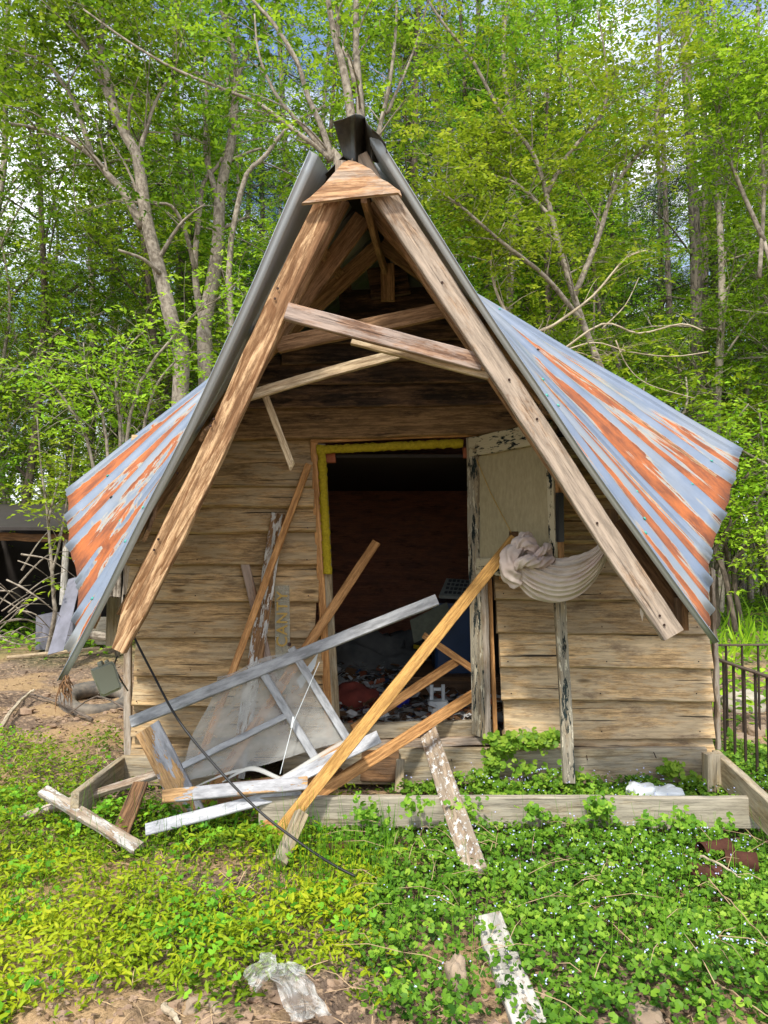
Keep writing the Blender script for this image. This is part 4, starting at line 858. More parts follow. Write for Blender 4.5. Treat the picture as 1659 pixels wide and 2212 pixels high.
# ---------------------------------------------------------------- foliage tools
def scat(name, tv, tf, pos, nrm, sc, mats, rnd, roll=None, dirv=None):
    """one mesh of many small leaves: template tv (x along the leaf, z its normal)"""
    tv = np.array(tv, float); n = len(pos); pos = np.asarray(pos, float)
    z = nrm / np.linalg.norm(nrm, axis=1, keepdims=True)
    if dirv is None:
        a = RNG.uniform(0, 2 * np.pi, n); dirv = np.stack([np.cos(a), np.sin(a), RNG.uniform(-.3, .3, n)], 1)
    x = dirv - z * (dirv * z).sum(1, keepdims=True); x /= np.linalg.norm(x, axis=1, keepdims=True) + 1e-9
    y = np.cross(z, x); sc = np.asarray(sc)
    if sc.ndim == 1: sc = np.stack([sc, sc, sc], 1)
    V = (pos[:, None, :] + tv[None, :, 0:1] * (x * sc[:, :1])[:, None, :] + tv[None, :, 1:2] * (y * sc[:, 1:2])[:, None, :] + tv[None, :, 2:3] * (z * sc[:, 2:])[:, None, :]).reshape(-1, 3)
    k = len(tv); base = (np.arange(n) * k)
    lens = np.array([len(f) for f in tf]); flat = np.concatenate([np.array(f) for f in tf])
    loops = (base[:, None] + flat[None, :]).ravel(); tot = np.tile(lens, n); st = np.concatenate([[0], np.cumsum(tot)[:-1]])
    me = bpy.data.meshes.new(name); me.vertices.add(len(V)); me.vertices.foreach_set('co', V.astype(np.float32).ravel())
    me.loops.add(len(loops)); me.loops.foreach_set('vertex_index', loops.astype(np.int32))
    me.polygons.add(len(tot)); me.polygons.foreach_set('loop_start', st.astype(np.int32)); me.polygons.foreach_set('loop_total', tot.astype(np.int32))
    at = me.attributes.new('rnd', 'FLOAT', 'POINT'); at.data.foreach_set('value', np.repeat(rnd, k).astype(np.float32))
    at = me.attributes.new('gc', 'FLOAT_VECTOR', 'POINT'); at.data.foreach_set('vector', V.astype(np.float32).ravel())
    me.materials.append(mats); me.update(calc_edges=True); me.validate(); return me
LEAF = ([(0, 0, 0), (.45, .26, .05), (1, 0, -.08), (.45, -.26, .05)], [(0, 2, 1), (0, 3, 2)])
LEAF2 = ([(0, 0, 0), (.3, .22, .04), (.7, .17, .03), (1, 0, -.1), (.7, -.17, .03), (.3, -.22, .04), (.5, 0, 0)], [(0, 6, 2, 1), (6, 3, 2), (0, 5, 4, 6), (6, 4, 3)])
BLADE = ([(0, .1, 0), (0, -.1, 0), (.55, .13, .12), (.55, -.13, .12), (1, 0, -.05)], [(0, 1, 3, 2), (2, 3, 4)])
def ivy_t():
    vs = [(0.05, 0, -.06)]; k = 11
    for i in range(k):
        a = math.radians(25) + (2 * math.pi - math.radians(50)) * i / (k - 1); r = .5 * (1 + (.10 if i % 2 else -.05)); vs.append((-r * math.cos(a) , r * math.sin(a), .09 * (1 if i % 2 else .3)))
    return vs, [(0, i + 1, i + 2) for i in range(0, k - 1)]
IVY = ivy_t()
NEED = ([(0, .018, 0), (0, -.018, 0), (1, 0, .25), (0, .0, .018), (0, 0, -.018), (.95, .3, -.1), (.9, -.35, .05), (0, .012, .01)], [(0, 1, 2), (3, 4, 5), (3, 7, 6)])
M['leaf_a'] = leafmat('spring_green_leaf', [(.045, .11, .007), (.10, .21, .010), (.20, .35, .018), (.34, .50, .03)])
M['leaf_b'] = leafmat('mid_green_leaf', [(.045, .11, .008), (.09, .20, .012), (.16, .31, .018), (.26, .43, .03)])
M['leaf_c'] = leafmat('lime_leaf', [(.10, .20, .010), (.21, .35, .018), (.36, .50, .04)])
M['needle'] = leafmat('pine_needle', [(.018, .045, .018), (.03, .065, .026), (.05, .09, .035)], trans=.2)
M['ivy'] = leafmat('ground_ivy_leaf', [(.025, .09, .008), (.065, .18, .014), (.135, .30, .024), (.27, .44, .045)], trans=.25, rough=.45, tv=1.5)
M['grass'] = leafmat('stilt_grass_leaf', [(.045, .12, .006), (.14, .27, .010), (.29, .43, .014), (.42, .50, .02)], trans=.28, tv=1.5)
M['weed'] = leafmat('weed_leaf', [(.04, .13, .008), (.11, .26, .014), (.22, .40, .025)], trans=.22, tv=1.4)
M['straw'] = simple('dry_straw', (.50, .36, .20), (.30, .19, .10), 8, rough=.9, bump=0)
M['drystem'] = simple('dry_stem', (.42, .31, .18), (.3, .2, .11), 8, rough=.9, bump=0)
M['petal'] = simple('pale_blue_petal', (.36, .42, .78), (.55, .58, .80), 40, rough=.7, bump=0)
M['crumb'] = simple('leaf_litter_flakes', (.26, .17, .10), (.12, .075, .045), 30, rough=1, bump=0)
def put(me, name, label, cat=None, group=None, kind='stuff', loc=(0, 0, 0), parent=None):
    o = bpy.data.objects.new(name, me); link(o, parent, loc); return tag(o, label, cat, group, kind)
def fbm(x, y, s, sc): return noise.noise(Vector((x * sc, y * sc, s))) + .5 * noise.noise(Vector((x * sc * 2.3, y * sc * 2.3, s + 4)))
def sample(n, x0, x1, y0, y1, dens):
    out = []
    X = RNG.uniform(x0, x1, n); Y = RNG.uniform(y0, y1, n); K = RNG.random(n)
    for x, y, k in zip(X, Y, K):
        if k < dens(x, y): out.append((x, y))
    return np.array(out)
def split(x, y): # >0 on the ivy side
    return x - (-.02 + (3.0 - y) * .12) + .22 * fbm(x, y, 2.2, 2.5)
DKX = [(P(560, 1752, 3.78).x, P(1640, 1755, 3.74).x)]
def blocked(x, y):      # the planks, posts and beams that stand in the weeds
    if abs(y - 3.76) < .035 and DKX[0][0] < x < DKX[0][1]: return True
    if abs(y - 4.42) < .04 and -1.6 < x < 1.95: return True
    if y > 4.47 and -1.58 < x < 2.06: return True
    return False
# --- ground ivy on the right and inside the deck
def d_ivy(x, y):
    if blocked(x, y) : return 0
    u = CU + F * x / y
    k = cl(split(x, y) * 5 + .5, 0, 1)
    if y > 3.8: k = cl((x - .0) * 4, 0, 1) * (1 if y < 4.4 else cl((x - 2.0) * 8, 0, 1))
    if y < 2.42: k *= cl((y - 2.16 + .25 * fbm(x, y, 7, 3)) * 6, 0, 1) 
    if abs(x - (.36 + (2.5 - y) * .12)) < .10 and y < 2.95: k *= .45
    if -.05 < x < .42 and y < 2.75 and abs(x - .23) < .13: k *= .6
    return k * cl(.93 + fbm(x, y, 5, 4) * .6, .25, 1)
def ivy_h(x, y): return .035 + .09 * cl(.5 + fbm(x, y, 9, 3.2), 0, 1.3) + (.03 if y > 3.8 and x > .5 else 0)
pts = sample(105000, -.7, 3.6, 2.0, 5.2, d_ivy)
H = np.array([ivy_h(x, y) for x, y in pts]); fz_ = RNG.random(len(pts)) ** .6
Z = np.array([gz(x, y) for x, y in pts]) + H * fz_
pos = np.column_stack([pts, Z]); nr = RNG.normal(0, .6, (len(pts), 3)); nr[:, 2] = 1; nr[:, 1] -= .25
rn = np.clip(.02 + .62 * fz_ + RNG.normal(0, .2, len(pts)) + np.array([.25 * fbm(x, y, 3, 1.6) for x, y in pts]), 0, 1)
ivy = put(scat('ground_ivy', *IVY, pos, nr, RNG.uniform(.009, .030, len(pts)), M['ivy'], rn), 'ground_ivy', 'dense scalloped ground ivy with tiny pale blue flowers before the shack')
# flowers
fl = ([(0, 0, 0), (.5, .3, .1), (.9, 0, .05), (.5, -.3, .1), (-.5, .35, .1), (-.5, -.35, .1)], [(0, 2, 1), (0, 3, 2), (0, 1, 4), (0, 5, 3)])
def d_fl(x, y): return d_ivy(x, y) * cl((x - .1) * 1.6 + .25, .0, 1) * cl(.5 + fbm(x, y, 12, 3), .1, 1)
pf = sample(4200, -.3, 3.2, 2.2, 4.4, d_fl); zf = np.array([gz(x, y) + ivy_h(x, y) * 1.12 + .012 for x, y in pf])
nf = RNG.normal(0, .5, (len(pf), 3)); nf[:, 1] -= .8; nf[:, 2] = .7
put(scat('ivy_flowers', *fl, np.column_stack([pf, zf]), nf, RNG.uniform(.0035, .0085, len(pf)), M['petal'], RNG.random(len(pf))), 'ivy_flowers', 'tiny pale blue flowers dotted over the ground ivy')
# --- stilt grass on the left
def d_gr(x, y):
    if blocked(x, y): return 0
    k = cl(.5 - split(x, y) * 4, 0, 1)
    k *= cl((y - 2.31 + .3 * fbm(x, y, 7, 2.5) + (.3 if x < -1.1 else 0)) * 5, 0, 1)
    if y > 3.35: k *= cl(1.15 - (y - 3.35) * .6, .35, 1)
    if y > 4.0 and x > -1.6: k *= .3
    if y > 4.9: k *= cl((5.7 - y + fbm(x, y, 3, 2)) * 1.5, 0, 1) * cl((-1.1 - x) * 4, 0, 1)
    b = fbm(x, y, 21, 1.7); k *= cl(.95 + b * 1.3, .04, 1)
    e = ((x + .62) / .42) ** 2 + ((y - 3.22) / .2) ** 2
    return k * cl(.12 + e * .6, .1, 1)
def gr_h(x, y): return .04 + .085 * cl(.5 + fbm(x, y, 19, 3.0), 0, 1.2)
pts = sample(135000, -3.4, .5, 2.0, 6.0, d_gr); fz_ = RNG.random(len(pts)) ** .8
Z = np.array([gz(x, y) + gr_h(x, y) * f for (x, y), f in zip(pts, fz_)]); nr = RNG.normal(0, .65, (len(pts), 3)); nr[:, 2] = 1; nr[:, 1] -= .2
yl = np.array([.28 * fbm(x, y, 31, 1.3) + (.16 if y < 3.4 else -.12) for x, y in pts])
rn = np.clip(.15 + .45 * fz_ + yl + RNG.normal(0, .14, len(pts)), 0, 1); s_ = RNG.uniform(.016, .042, len(pts))
put(scat('stilt_grass', *LEAF2, np.column_stack([pts, Z]), nr, np.stack([s_, s_ * .72, s_], 1), M['grass'], rn), 'stilt_grass', 'yellow-green narrow-leaved ground cover on the left of the yard')
# round weed leaves mixed in
def d_w(x, y): return d_gr(x, y) * cl(.25 + fbm(x, y, 41, 2.2) * 1.4, 0, 1)
pts = sample(34000, -3.4, .4, 2.2, 6.0, d_w); Z = np.array([gz(x, y) + gr_h(x, y) * 1.15 * RNG.random() ** .5 for x, y in pts]); nr = RNG.normal(0, .4, (len(pts), 3)); nr[:, 2] = 1; nr[:, 1] -= .3
put(scat('broad_weeds', *IVY, np.column_stack([pts, Z]), nr, RNG.uniform(.010, .032, len(pts)), M['weed'], RNG.random(len(pts))), 'broad_weeds', 'round-leaved weeds mixed through the left ground cover')
# straw, flakes, upright thin stems
pts = sample(4200, -3.2, 1.0, 2.0, 5.8, lambda x, y: 0 if blocked(x, y) else cl(.22 + .7 * (1 - d_gr(x, y)) - (.7 if split(x, y) > .15 else 0), 0, 1)); Z = np.array([gz(x, y) + random.random() * .035 for x, y in pts]); nr = RNG.normal(0, .3, (len(pts), 3)); nr[:, 2] = 1
s_ = RNG.uniform(.04, .16, len(pts)); a = RNG.uniform(0, 6.28, len(pts))
put(scat('dry_straw', *BLADE, np.column_stack([pts, Z]), nr, np.stack([s_, np.full(len(pts), .012), s_ * .6], 1), M['straw'], RNG.random(len(pts)), dirv=np.stack([np.cos(a), np.sin(a), RNG.uniform(0, .25, len(pts))], 1)), 'dry_straw', 'scattered dry straw and dead stems on the soil')
pts = sample(14000, -6, 3.2, 1.9, 11, lambda x, y: 0 if blocked(x, y) or (y > 4.4 and -1.6 < x < 2.1) else (1 if (x < -1.3 and y > 4.2) or y < 2.7 else .4)); Z = np.array([gz(x, y) + .004 + random.random() * .012 for x, y in pts]); nr = RNG.normal(0, .45, (len(pts), 3)); nr[:, 2] = 1
put(scat('leaf_litter', *LEAF, np.column_stack([pts, Z]), nr, RNG.uniform(.012, .05, len(pts)), M['crumb'], RNG.random(len(pts))), 'leaf_litter', 'dry brown leaf litter over the bare soil')
# soil clods at the front edge and on the mound
mb = MB()
for k in range(900):
    if k < 700: x = random.uniform(-1.6, 1.3); y = random.uniform(2.05, 2.5)
    else: x = random.uniform(-3.4, -1.5); y = random.uniform(5.2, 7.8)
    r = random.uniform(.004, .015) * (1 if random.random() < .85 else 2.2) * (1 if k < 700 else 1.8); blob(mb, (x, y, gz(x, y) + r * .1), (r * random.uniform(.8, 1.8), r, r * .6), 1, 1.1, k, 4, f=2.5)
tag(mb.build('soil_clods', simple('soil_clod', (.34, .24, .16), (.20, .13, .085), 14, rough=1, bump=.8, bdist=.004)), 'loose clods of soil at the front edge and on the mound', kind='stuff')
# tall thin seedy stems
mb = MB(); 
for k in range(900):
    z_ = random.random()
    if z_ < .35: x = random.uniform(-.5, .05); y = random.uniform(3.0, 3.7)
    elif z_ < .7: x = random.uniform(.0, 2.0); y = random.uniform(2.5, 3.7)
    else: x = random.uniform(-2.2, -.5); y = random.uniform(2.8, 4.2)
    h = random.uniform(.08, .26); g0 = gz(x, y); l1 = Vector((random.uniform(-.05, .05), random.uniform(-.04, .04), h))
    p0 = Vector((x, y, g0)); tube(mb, [p0, p0 + l1 * .55 + Vector((.004, 0, 0)), p0 + l1], [.0012, .001, .0006], 3, False)
tag(mb.build('thin_stems', M['weed']), 'thin upright flowering stems above the ground cover', kind='stuff')
mb = MB()
for k in range(120):
    x = random.uniform(-.1, 2.6); y = random.uniform(2.25, 3.7); a = random.random() * 6.28; l = random.uniform(.06, .24); z0 = gz(x, y) + ivy_h(x, y) * random.uniform(.8, 1.2) + .01
    p0 = Vector((x, y, z0)); d = Vector((math.cos(a), math.sin(a), random.uniform(-.1, .25))) * l; tube(mb, [p0, p0 + d * .5 + Vector((0, 0, .015)), p0 + d], [.0016, .0014, .0007], 3, False)
tag(mb.build('ivy_runners', M['drystem']), 'thin yellowish runners and dry stems lying through the ground ivy', kind='stuff')
# ivy climbing on the deck beam
pp = []
for cu_, cv_, sp, n in ((1085, 1610, 26, 190), (1150, 1600, 22, 110), (1190, 1592, 16, 60), (1065, 1650, 16, 60), (1230, 1692, 40, 60), (1050, 1690, 30, 60), (1450, 1665, 18, 70), (1500, 1690, 20, 60), (1130, 1660, 20, 30)):
    for k in range(n): p = P(cu_ + random.gauss(0, sp * .7), cv_ + random.gauss(0, sp * .45), random.uniform(4.26, 4.37)); pp.append(p)
pp = np.array(pp); nr = RNG.normal(0, .35, (len(pp), 3)); nr[:, 1] -= .8; nr[:, 2] += .6
iv = put(scat('climbing_ivy', *IVY, pp, nr, RNG.uniform(.024, .045, len(pp)), M['ivy'], RNG.uniform(.45, 1, len(pp))), 'climbing_ivy', 'sprig of round-leaved ivy climbing over the deck beam by the offcut', 'ivy', None, 'thing')
# vines over the front beam
pp = []
for cu_, cv_, sp, n in ((1290, 1745, 22, 90), (1160, 1760, 20, 50), (1000, 1755, 25, 60), (800, 1760, 30, 60), (1480, 1780, 22, 50), (900, 1742, 18, 30), (1400, 1775, 16, 30), (1560, 1790, 20, 40)):
    for k in range(n): pp.append(P(cu_ + random.gauss(0, sp * .8), cv_ + random.gauss(0, sp * .6), random.uniform(3.6, 3.71)))
pp = np.array(pp); nr = RNG.normal(0, .4, (len(pp), 3)); nr[:, 1] -= .7; nr[:, 2] += .6
put(scat('climbing_ivy', *IVY, pp, nr, RNG.uniform(.018, .038, len(pp)), M['ivy'], RNG.uniform(.3, 1, len(pp))), 'creeping_ivy', 'ivy tendrils reaching over the front deck beam', 'ivy', None, 'thing')
# --- farther ground cover
def d_far(x, y):
    if y < 5.2 and x < 2.3: return 0
    if -1.6 < x < 2.1 and y < 8: return 0
    if x < -1.6: return cl((y - 9.2 + fbm(x, y, 2, 1)) * 1, 0, 1)
    return cl(.8 + fbm(x, y, 2, .8), .15, 1)
pts = sample(90000, -16, 16, 3.2, 24, d_far); Z = np.array([gz(x, y) + random.random() ** 1.5 * .16 for x, y in pts]); nr = RNG.normal(0, .5, (len(pts), 3)); nr[:, 2] = 1; nr[:, 1] -= .4
put(scat('undergrowth', *LEAF2, np.column_stack([pts, Z]), nr, RNG.uniform(.05, .12, len(pts)), M['leaf_a'], np.clip(RNG.normal(.5, .25, len(pts)), 0, 1)), 'undergrowth', 'low green undergrowth on the forest floor')
# tall grass tuft at the right
pts = []; dv = []; ss = []
for k in range(170):
    x = 4.9 + random.gauss(0, .7); y = 10.4 + random.gauss(0, .8); pts.append((x, y, gz(x, y))); dv.append((random.gauss(0, .35), random.gauss(0, .3), 1)); ss.append(random.uniform(.2, .6) * (1.6 if k < 16 else 1))
ss = np.array(ss); nr = RNG.normal(0, 1, (len(pts), 3)); nr[:, 2] *= .2
put(scat('tall_grass', *BLADE, pts, nr, np.stack([ss, np.full(len(ss), .12), ss], 1), M['leaf_a'], RNG.random(len(ss)), dirv=np.array(dv)), 'tall_grass', 'tuft of tall arching grass behind the iron railing', 'grass')
# ---------------------------------------------------------------- trees
def limb(mb, path, r0, r1, sides=8, n=4, jit=0.0):
    pp = smooth_path(path, n, jit); k = len(pp); tube(mb, pp, [r0 + (r1 - r0) * (i / (k - 1)) ** .8 for i in range(k)], sides); return pp
class Crown:
    def __init__(s): s.p = []; s.d = []; s.s = []; s.r = []
    def cluster(s, c, rad, n, size, rm=.5):
        for k in range(max(1, round(n / 7))):
            # a spray: leaves set alternately along a short drooping twig
            a = random.random() * 6.283; dx, dy = math.cos(a), math.sin(a); dz = random.uniform(-.55, .15); o = (c[0] + random.gauss(0, rad), c[1] + random.gauss(0, rad), c[2] + random.gauss(0, rad * .7)); rs = cl(rm + random.gauss(0, .16), 0, 1); sg = random.uniform(.75, 1.2)
            for q in range(7):
                l = size * 2.6 * (q / 6) * sg; sd_ = 1 if q % 2 else -1; b_ = a + (sd_ * random.uniform(.5, 1.1) if q < 6 else 0)
                s.p.append((o[0] + dx * l, o[1] + dy * l, o[2] + dz * l - .25 * l * l / size * .3)); s.d.append((math.cos(b_), math.sin(b_), dz - .25 + random.uniform(-.25, .15)))
                s.s.append(size * random.uniform(.65, 1.15) * sg); s.r.append(cl(rs + random.gauss(0, .08), 0, 1))
    def tuft(s, c, rad, n, size, rm=.5):
        for k in range(n):
            a = random.random() * 6.283; s.p.append((c[0] + random.gauss(0, rad), c[1] + random.gauss(0, rad), c[2] + random.gauss(0, rad * .6))); s.s.append(size * random.uniform(.6, 1.25)); s.r.append(cl(rm + random.gauss(0, .18), 0, 1)); s.d.append((math.cos(a), math.sin(a), random.uniform(-.5, .3)))
    def mesh(s, name, mat, tmpl=LEAF, droop=.5, up=1.0):
        n = len(s.p); nr = RNG.normal(0, .42, (n, 3)); nr[:, 2] += up; dv = np.array(s.d)
        return scat(name, tmpl[0], tmpl[1], np.array(s.p), nr, np.array(s.s), mat, np.array(s.r), dirv=dv)
def grow(mb, cr, path, r0, n_sub, sub_len, leafn, leafsz, rad, upb=.3, start=.3, depth=1, sides=6, rm=.5, twl=1.0):
    pp = limb(mb, path, r0, r0 * .25, sides, 4, .0)
    for k in range(n_sub):
        t_ = start + (1 - start) * (k + random.random()) / n_sub; i = min(int(t_ * (len(pp) - 1)), len(pp) - 2); b = pp[i]; d0 = (pp[i + 1] - pp[i]).normalized()
        dr = Vector((random.gauss(0, 1), random.gauss(0, 1), random.gauss(upb, .5))); dr = (dr.normalized() + d0 * .7).normalized(); ln = sub_len * random.uniform(.5, 1.2) * (1.15 - .4 * t_)
        mid = b + dr * ln * .5 + Vector((0, 0, ln * .06)); en = b + dr * ln + Vector((random.gauss(0, .1), random.gauss(0, .1), -ln * .05)) * twl
        rr = r0 * (1 - .7 * t_) * .4
        if depth > 1: grow(mb, cr, [b, mid, en], max(rr, .006), max(3, n_sub // 2), sub_len * .45, leafn, leafsz, rad, upb * .6, .25, depth - 1, 4, rm + random.gauss(0, .12))
        else:
            limb(mb, [b, mid, en], max(rr, .004), .002, 3, 2)
            rm2 = rm + random.gauss(0, .12)
            for q in range(3): cr.cluster(b.lerp(en, .4 + .3 * q), rad, leafn // 3 + 1, leafsz, rm2)
def proto(seed, kind, Ht):
    random.seed(seed); mb = MB(); cr = Crown(); lean = Vector((random.uniform(-.06, .06), random.uniform(-.06, .06), 0))
    if kind == 'pine':
        tp = [Vector((0, 0, -.3))] + [Vector((lean.x * z + random.gauss(0, .05), lean.y * z + random.gauss(0, .05), z)) for z in np.linspace(1, Ht, 7)]
        pp = limb(mb, tp, .19, .05, 9, 4)
        for k in range(34):
            t_ = random.uniform(.3, 1); i = min(int(t_ * (len(pp) - 1)), len(pp) - 1); b = pp[i]; a = random.random() * 6.28; ln = (1.25 - t_) * 2.6 + .7; d = Vector((math.cos(a), math.sin(a), random.uniform(-.1, .5)))
            e = b + d * ln; mid = b + d * ln * .5 + Vector((0, 0, -.12)); limb(mb, [b, mid, e], .03, .008, 4, 2)
            if t_ > .42 or random.random() < .3:
                for q in range(11): c = mid.lerp(e, random.random()) + Vector([random.gauss(0, .28) for _ in range(3)]); cr.tuft(c, .17, 24, .26, .4 + random.gauss(0, .15))
        cm = cr.mesh('pine_crown', M['needle'], NEED, .3, .3); bk = M['pinebark']
    else:
        stems = 1 if kind != 'shrub' else 4
        for s in range(stems):
            off = Vector((random.gauss(0, .15), random.gauss(0, .15), 0)) if stems > 1 else Vector((0, 0, 0)); sl = lean + (Vector((random.uniform(-.25, .25), random.uniform(-.25, .25), 0)) if stems > 1 else Vector((0, 0, 0)))
            tp = [off + Vector((0, 0, -.3))] + [off + Vector((sl.x * z + random.gauss(0, .12), sl.y * z + random.gauss(0, .12), z)) for z in np.linspace(.8, Ht, 6)]
            if kind == 'shrub': grow(mb, cr, tp, .04, 14, 1.0, 60, .085, .16, .2, .12, 1, 6, .6)
            elif kind == 'tall': grow(mb, cr, tp, .12, 26, 2.3, 30, .10, .22, .35, .28, 2, 8, .5)
            elif kind == 'low': grow(mb, cr, tp, .07, 22, 1.7, 29, .09, .19, .15, .15, 2, 7, .6)
        mt = {'shrub': M['leaf_c'], 'tall': M['leaf_a'], 'low': M['leaf_a']}[kind] if seed % 2 else {'shrub': M['leaf_a'], 'tall': M['leaf_b'], 'low': M['leaf_b']}[kind]
        cm = cr.mesh('crown', mt, LEAF); bk = M['bark2'] if seed % 3 else M['bark']
    return mb.mesh('trunk', bk, (0, 0, 0), True), cm
def tree(name, label, pr, x, y, sc=1.0, rot=None, group=None):
    e = empty(name, (x, y, gz(x, y)), label, 'tree' if 'shrub' not in name else 'shrub', group); e.rotation_euler = (0, 0, random.random() * 6.28 if rot is None else rot); e.scale = (sc, sc, sc)
    for nm, me in (('trunk', pr[0]), ('crown', pr[1])):
        o = bpy.data.objects.new(nm, me); COL.objects.link(o); o.parent = e
    return e
PR = {k: [proto(s, k, h) for s, h in v] for k, v in {'tall': ((21, 13), (22, 15), (23, 12), (24, 14)), 'low': ((31, 6.5), (32, 5.5), (33, 7)), 'shrub': ((41, 2.6), (42, 3.0)), 'pine': ((51, 16), (52, 18), (53, 17))}.items()}
random.seed(99)
def free(x, y): return not (-2.6 < x < 2.9 and y < 10) and not (x < -2.2 and y < 10.8 + abs(x) * .1 and y > 0) and not (-8 < x < -2.6 and y < 14)
def row(kind, name, lab, grp, ys_, n, smin, smax, xr=.62, xoff=0):
    for k in range(n):
        for tr_ in range(8):
            y = random.uniform(*ys_); x = ((k + random.random()) / n * 2 - 1) * y * xr + xoff
            uu = CU + F * x / y
            if free(x, y) and not (y < 24 and kind in ('tall', 'low', 'shrub') and (1360 < uu < 1680 and y < 17.6 or 1440 < uu < 1560 or 960 < uu < 1250) and random.random() < .93): break
        else: continue
        tree(name, lab, PR[kind][random.randrange(len(PR[kind]))], x, y, random.uniform(smin, smax), None, grp)
row('pine', 'pine_tree', 'tall dark pine trunk standing deep in the woods behind the shack', 'pines deep in the woods', (18, 30), 22, .9, 1.25, .48, 2.5)
row('tall', 'deciduous_tree', 'slender green leafy tree in the thick woods behind the shack', 'leafy trees in the woods behind', (13, 19), 15, .8, 1.15, .62)
row('tall', 'woodland_tree', 'tall leafy tree in the second rank of the woods', 'second rank of tall leafy trees', (20, 30), 22, .9, 1.2, .62)
row('low', 'understory_tree', 'low bright green understory tree filling the gaps between trunks', 'understory trees behind the shack', (11, 16), 16, .8, 1.2, .62)
row('low', 'small_tree', 'small rounded leafy tree in the middle depth of the woods', 'small trees in the middle of the woods', (17, 26), 16, 1, 1.5, .62)
row('shrub', 'shrub', 'lime green multi-stemmed shrub at the edge of the woods', 'shrubs at the edge of the woods', (11.5, 16), 22, .8, 1.3, .62)
row('low', 'background_tree', 'broad leafy tree far back, closing the gaps of the woods', 'leafy trees far back in the woods', (28, 40), 34, 1.5, 2.4, .62)
row('pine', 'distant_pine', 'thin distant pine against the sky at the back of the woods', 'thin pines at the back of the woods', (32, 50), 20, 1.1, 1.5, .62)
row('shrub', 'shrub', 'lime green multi-stemmed shrub at the edge of the woods', 'shrubs at the edge of the woods', (11.5, 15), 8, 1.0, 1.5, .25, 5.5)
row('low', 'small_tree', 'small rounded leafy tree in the middle depth of the woods', 'small trees in the middle of the woods', (18, 24), 9, 1.1, 1.6, .3, 5)
for x_, y_, s_ in ((2.2, 14.5, 1.0), (3.6, 16.5, 1.12), (1.2, 17.5, 1.1), (4.6, 19.5, 1.2)): tree('deciduous_tree', 'slender green leafy tree in the thick woods behind the shack', PR['tall'][random.randrange(4)], x_, y_, s_, None, 'leafy trees in the woods behind')
random.seed(123)
for k in range(24):
    y_ = random.uniform(15, 34); x_ = (-1 if k % 2 else 1) * y_ * random.uniform(.62, .95)
    kd = ('tall', 'low', 'tall')[k % 3]; tree('background_tree', 'broad leafy tree far back, closing the gaps of the woods', PR[kd][random.randrange(len(PR[kd]))], x_, y_, random.uniform(1.1, 1.7), None, 'leafy trees far back in the woods')
# --- trees the photograph shows one by one
def ptree(name, label, Y, limbs, bark, mat, base, leafsz=.085, leafn=22, subn=8, sub=.9, rad=.13, depth=1, seed=1, rm=.5, cat='tree'):
    random.seed(seed); e = empty(name, base, label, cat); mb = MB(); cr = Crown()
    for pts_, r0, leafy in limbs:
        path = [P(p[0], p[1], Y + (p[2] if len(p) > 2 else 0)) if not isinstance(p, Vector) else p for p in pts_]
        if leafy: grow(mb, cr, path, r0, int(subn * leafy), sub, leafn, leafsz, rad, .1, .25, depth, 8, rm)
        else: limb(mb, path, r0, r0 * .55, 8, 4)
    mb.build('trunk', bark, e, origin=base, smooth=True)
    if cr.p: 
        me = cr.mesh('crown', mat); o = bpy.data.objects.new('crown', me)
        COL.objects.link(o); o.parent = e; o.location = -Vector(base)
    return e
b1 = Vector((-3.6, 12.2, 0)); Yt = 11.5
ptree('forked_tree', 'grey barked forked tree left of the roof with a long limb reaching left', Yt, [
    ([b1, (392, 800, .3), (372, 700), (347, 595), (317, 476), (298, 347), (270, 290), (248, 238), (228, 150), (218, 99), (223, 0), (232, -90)], .15, .9),
    ([(307, 491), (268, 417), (233, 378), (198, 337), (150, 305), (79, 278), (0, 268, -.4), (-60, 290, -.5)], .075, 1.3),
    ([(198, 337), (180, 275), (159, 218), (125, 165), (99, 134), (40, 112), (0, 96, .3)], .05, 1.5),
    ([(298, 347), (308, 305), (317, 278), (330, 235), (352, 190), (380, 140), (400, 60)], .05, 1.3),
    ([(240, 230), (200, 130), (170, 60), (150, -10)], .04, 1.6),
    ([(345, 590, -.1), (310, 560, -.3), (255, 540, -.5)], .035, 0)], M['bark'], M['leaf_a'], b1, .11, 22, 10, 1.5, .2, 2, 5, .35)
b2 = Vector((-2.95, 13.0, 0)); Yt = 12.4
ptree('straight_tree', 'taller straight grey tree just right of the forked one, left of the roof', Yt, [
    ([b2, (444, 780), (441, 714), (466, 570), (472, 500), (476, 422), (490, 350), (501, 298), (508, 210), (511, 149), (490, 60), (476, 0), (470, -80)], .15, .9),
    ([(441, 714), (424, 620), (422, 546), (430, 470), (440, 395), (471, 357), (500, 300), (536, 238)], .07, .8),
    ([(471, 430), (448, 350), (444, 298), (446, 200), (441, 99), (432, 0)], .06, 1.2),
    ([(505, 180), (540, 110), (580, 50), (600, -20)], .05, 1.3), ([(422, 585, -.2), (400, 500, -.5), (370, 445, -.7), (320, 440, -.8), (255, 432, -.9)], .045, .7)], M['bark'], M['leaf_a'], b2, .11, 20, 10, 1.3, .2, 2, 6, .35)
b3 = Vector((-.35, 9.6, 0)); Yt = 9.4
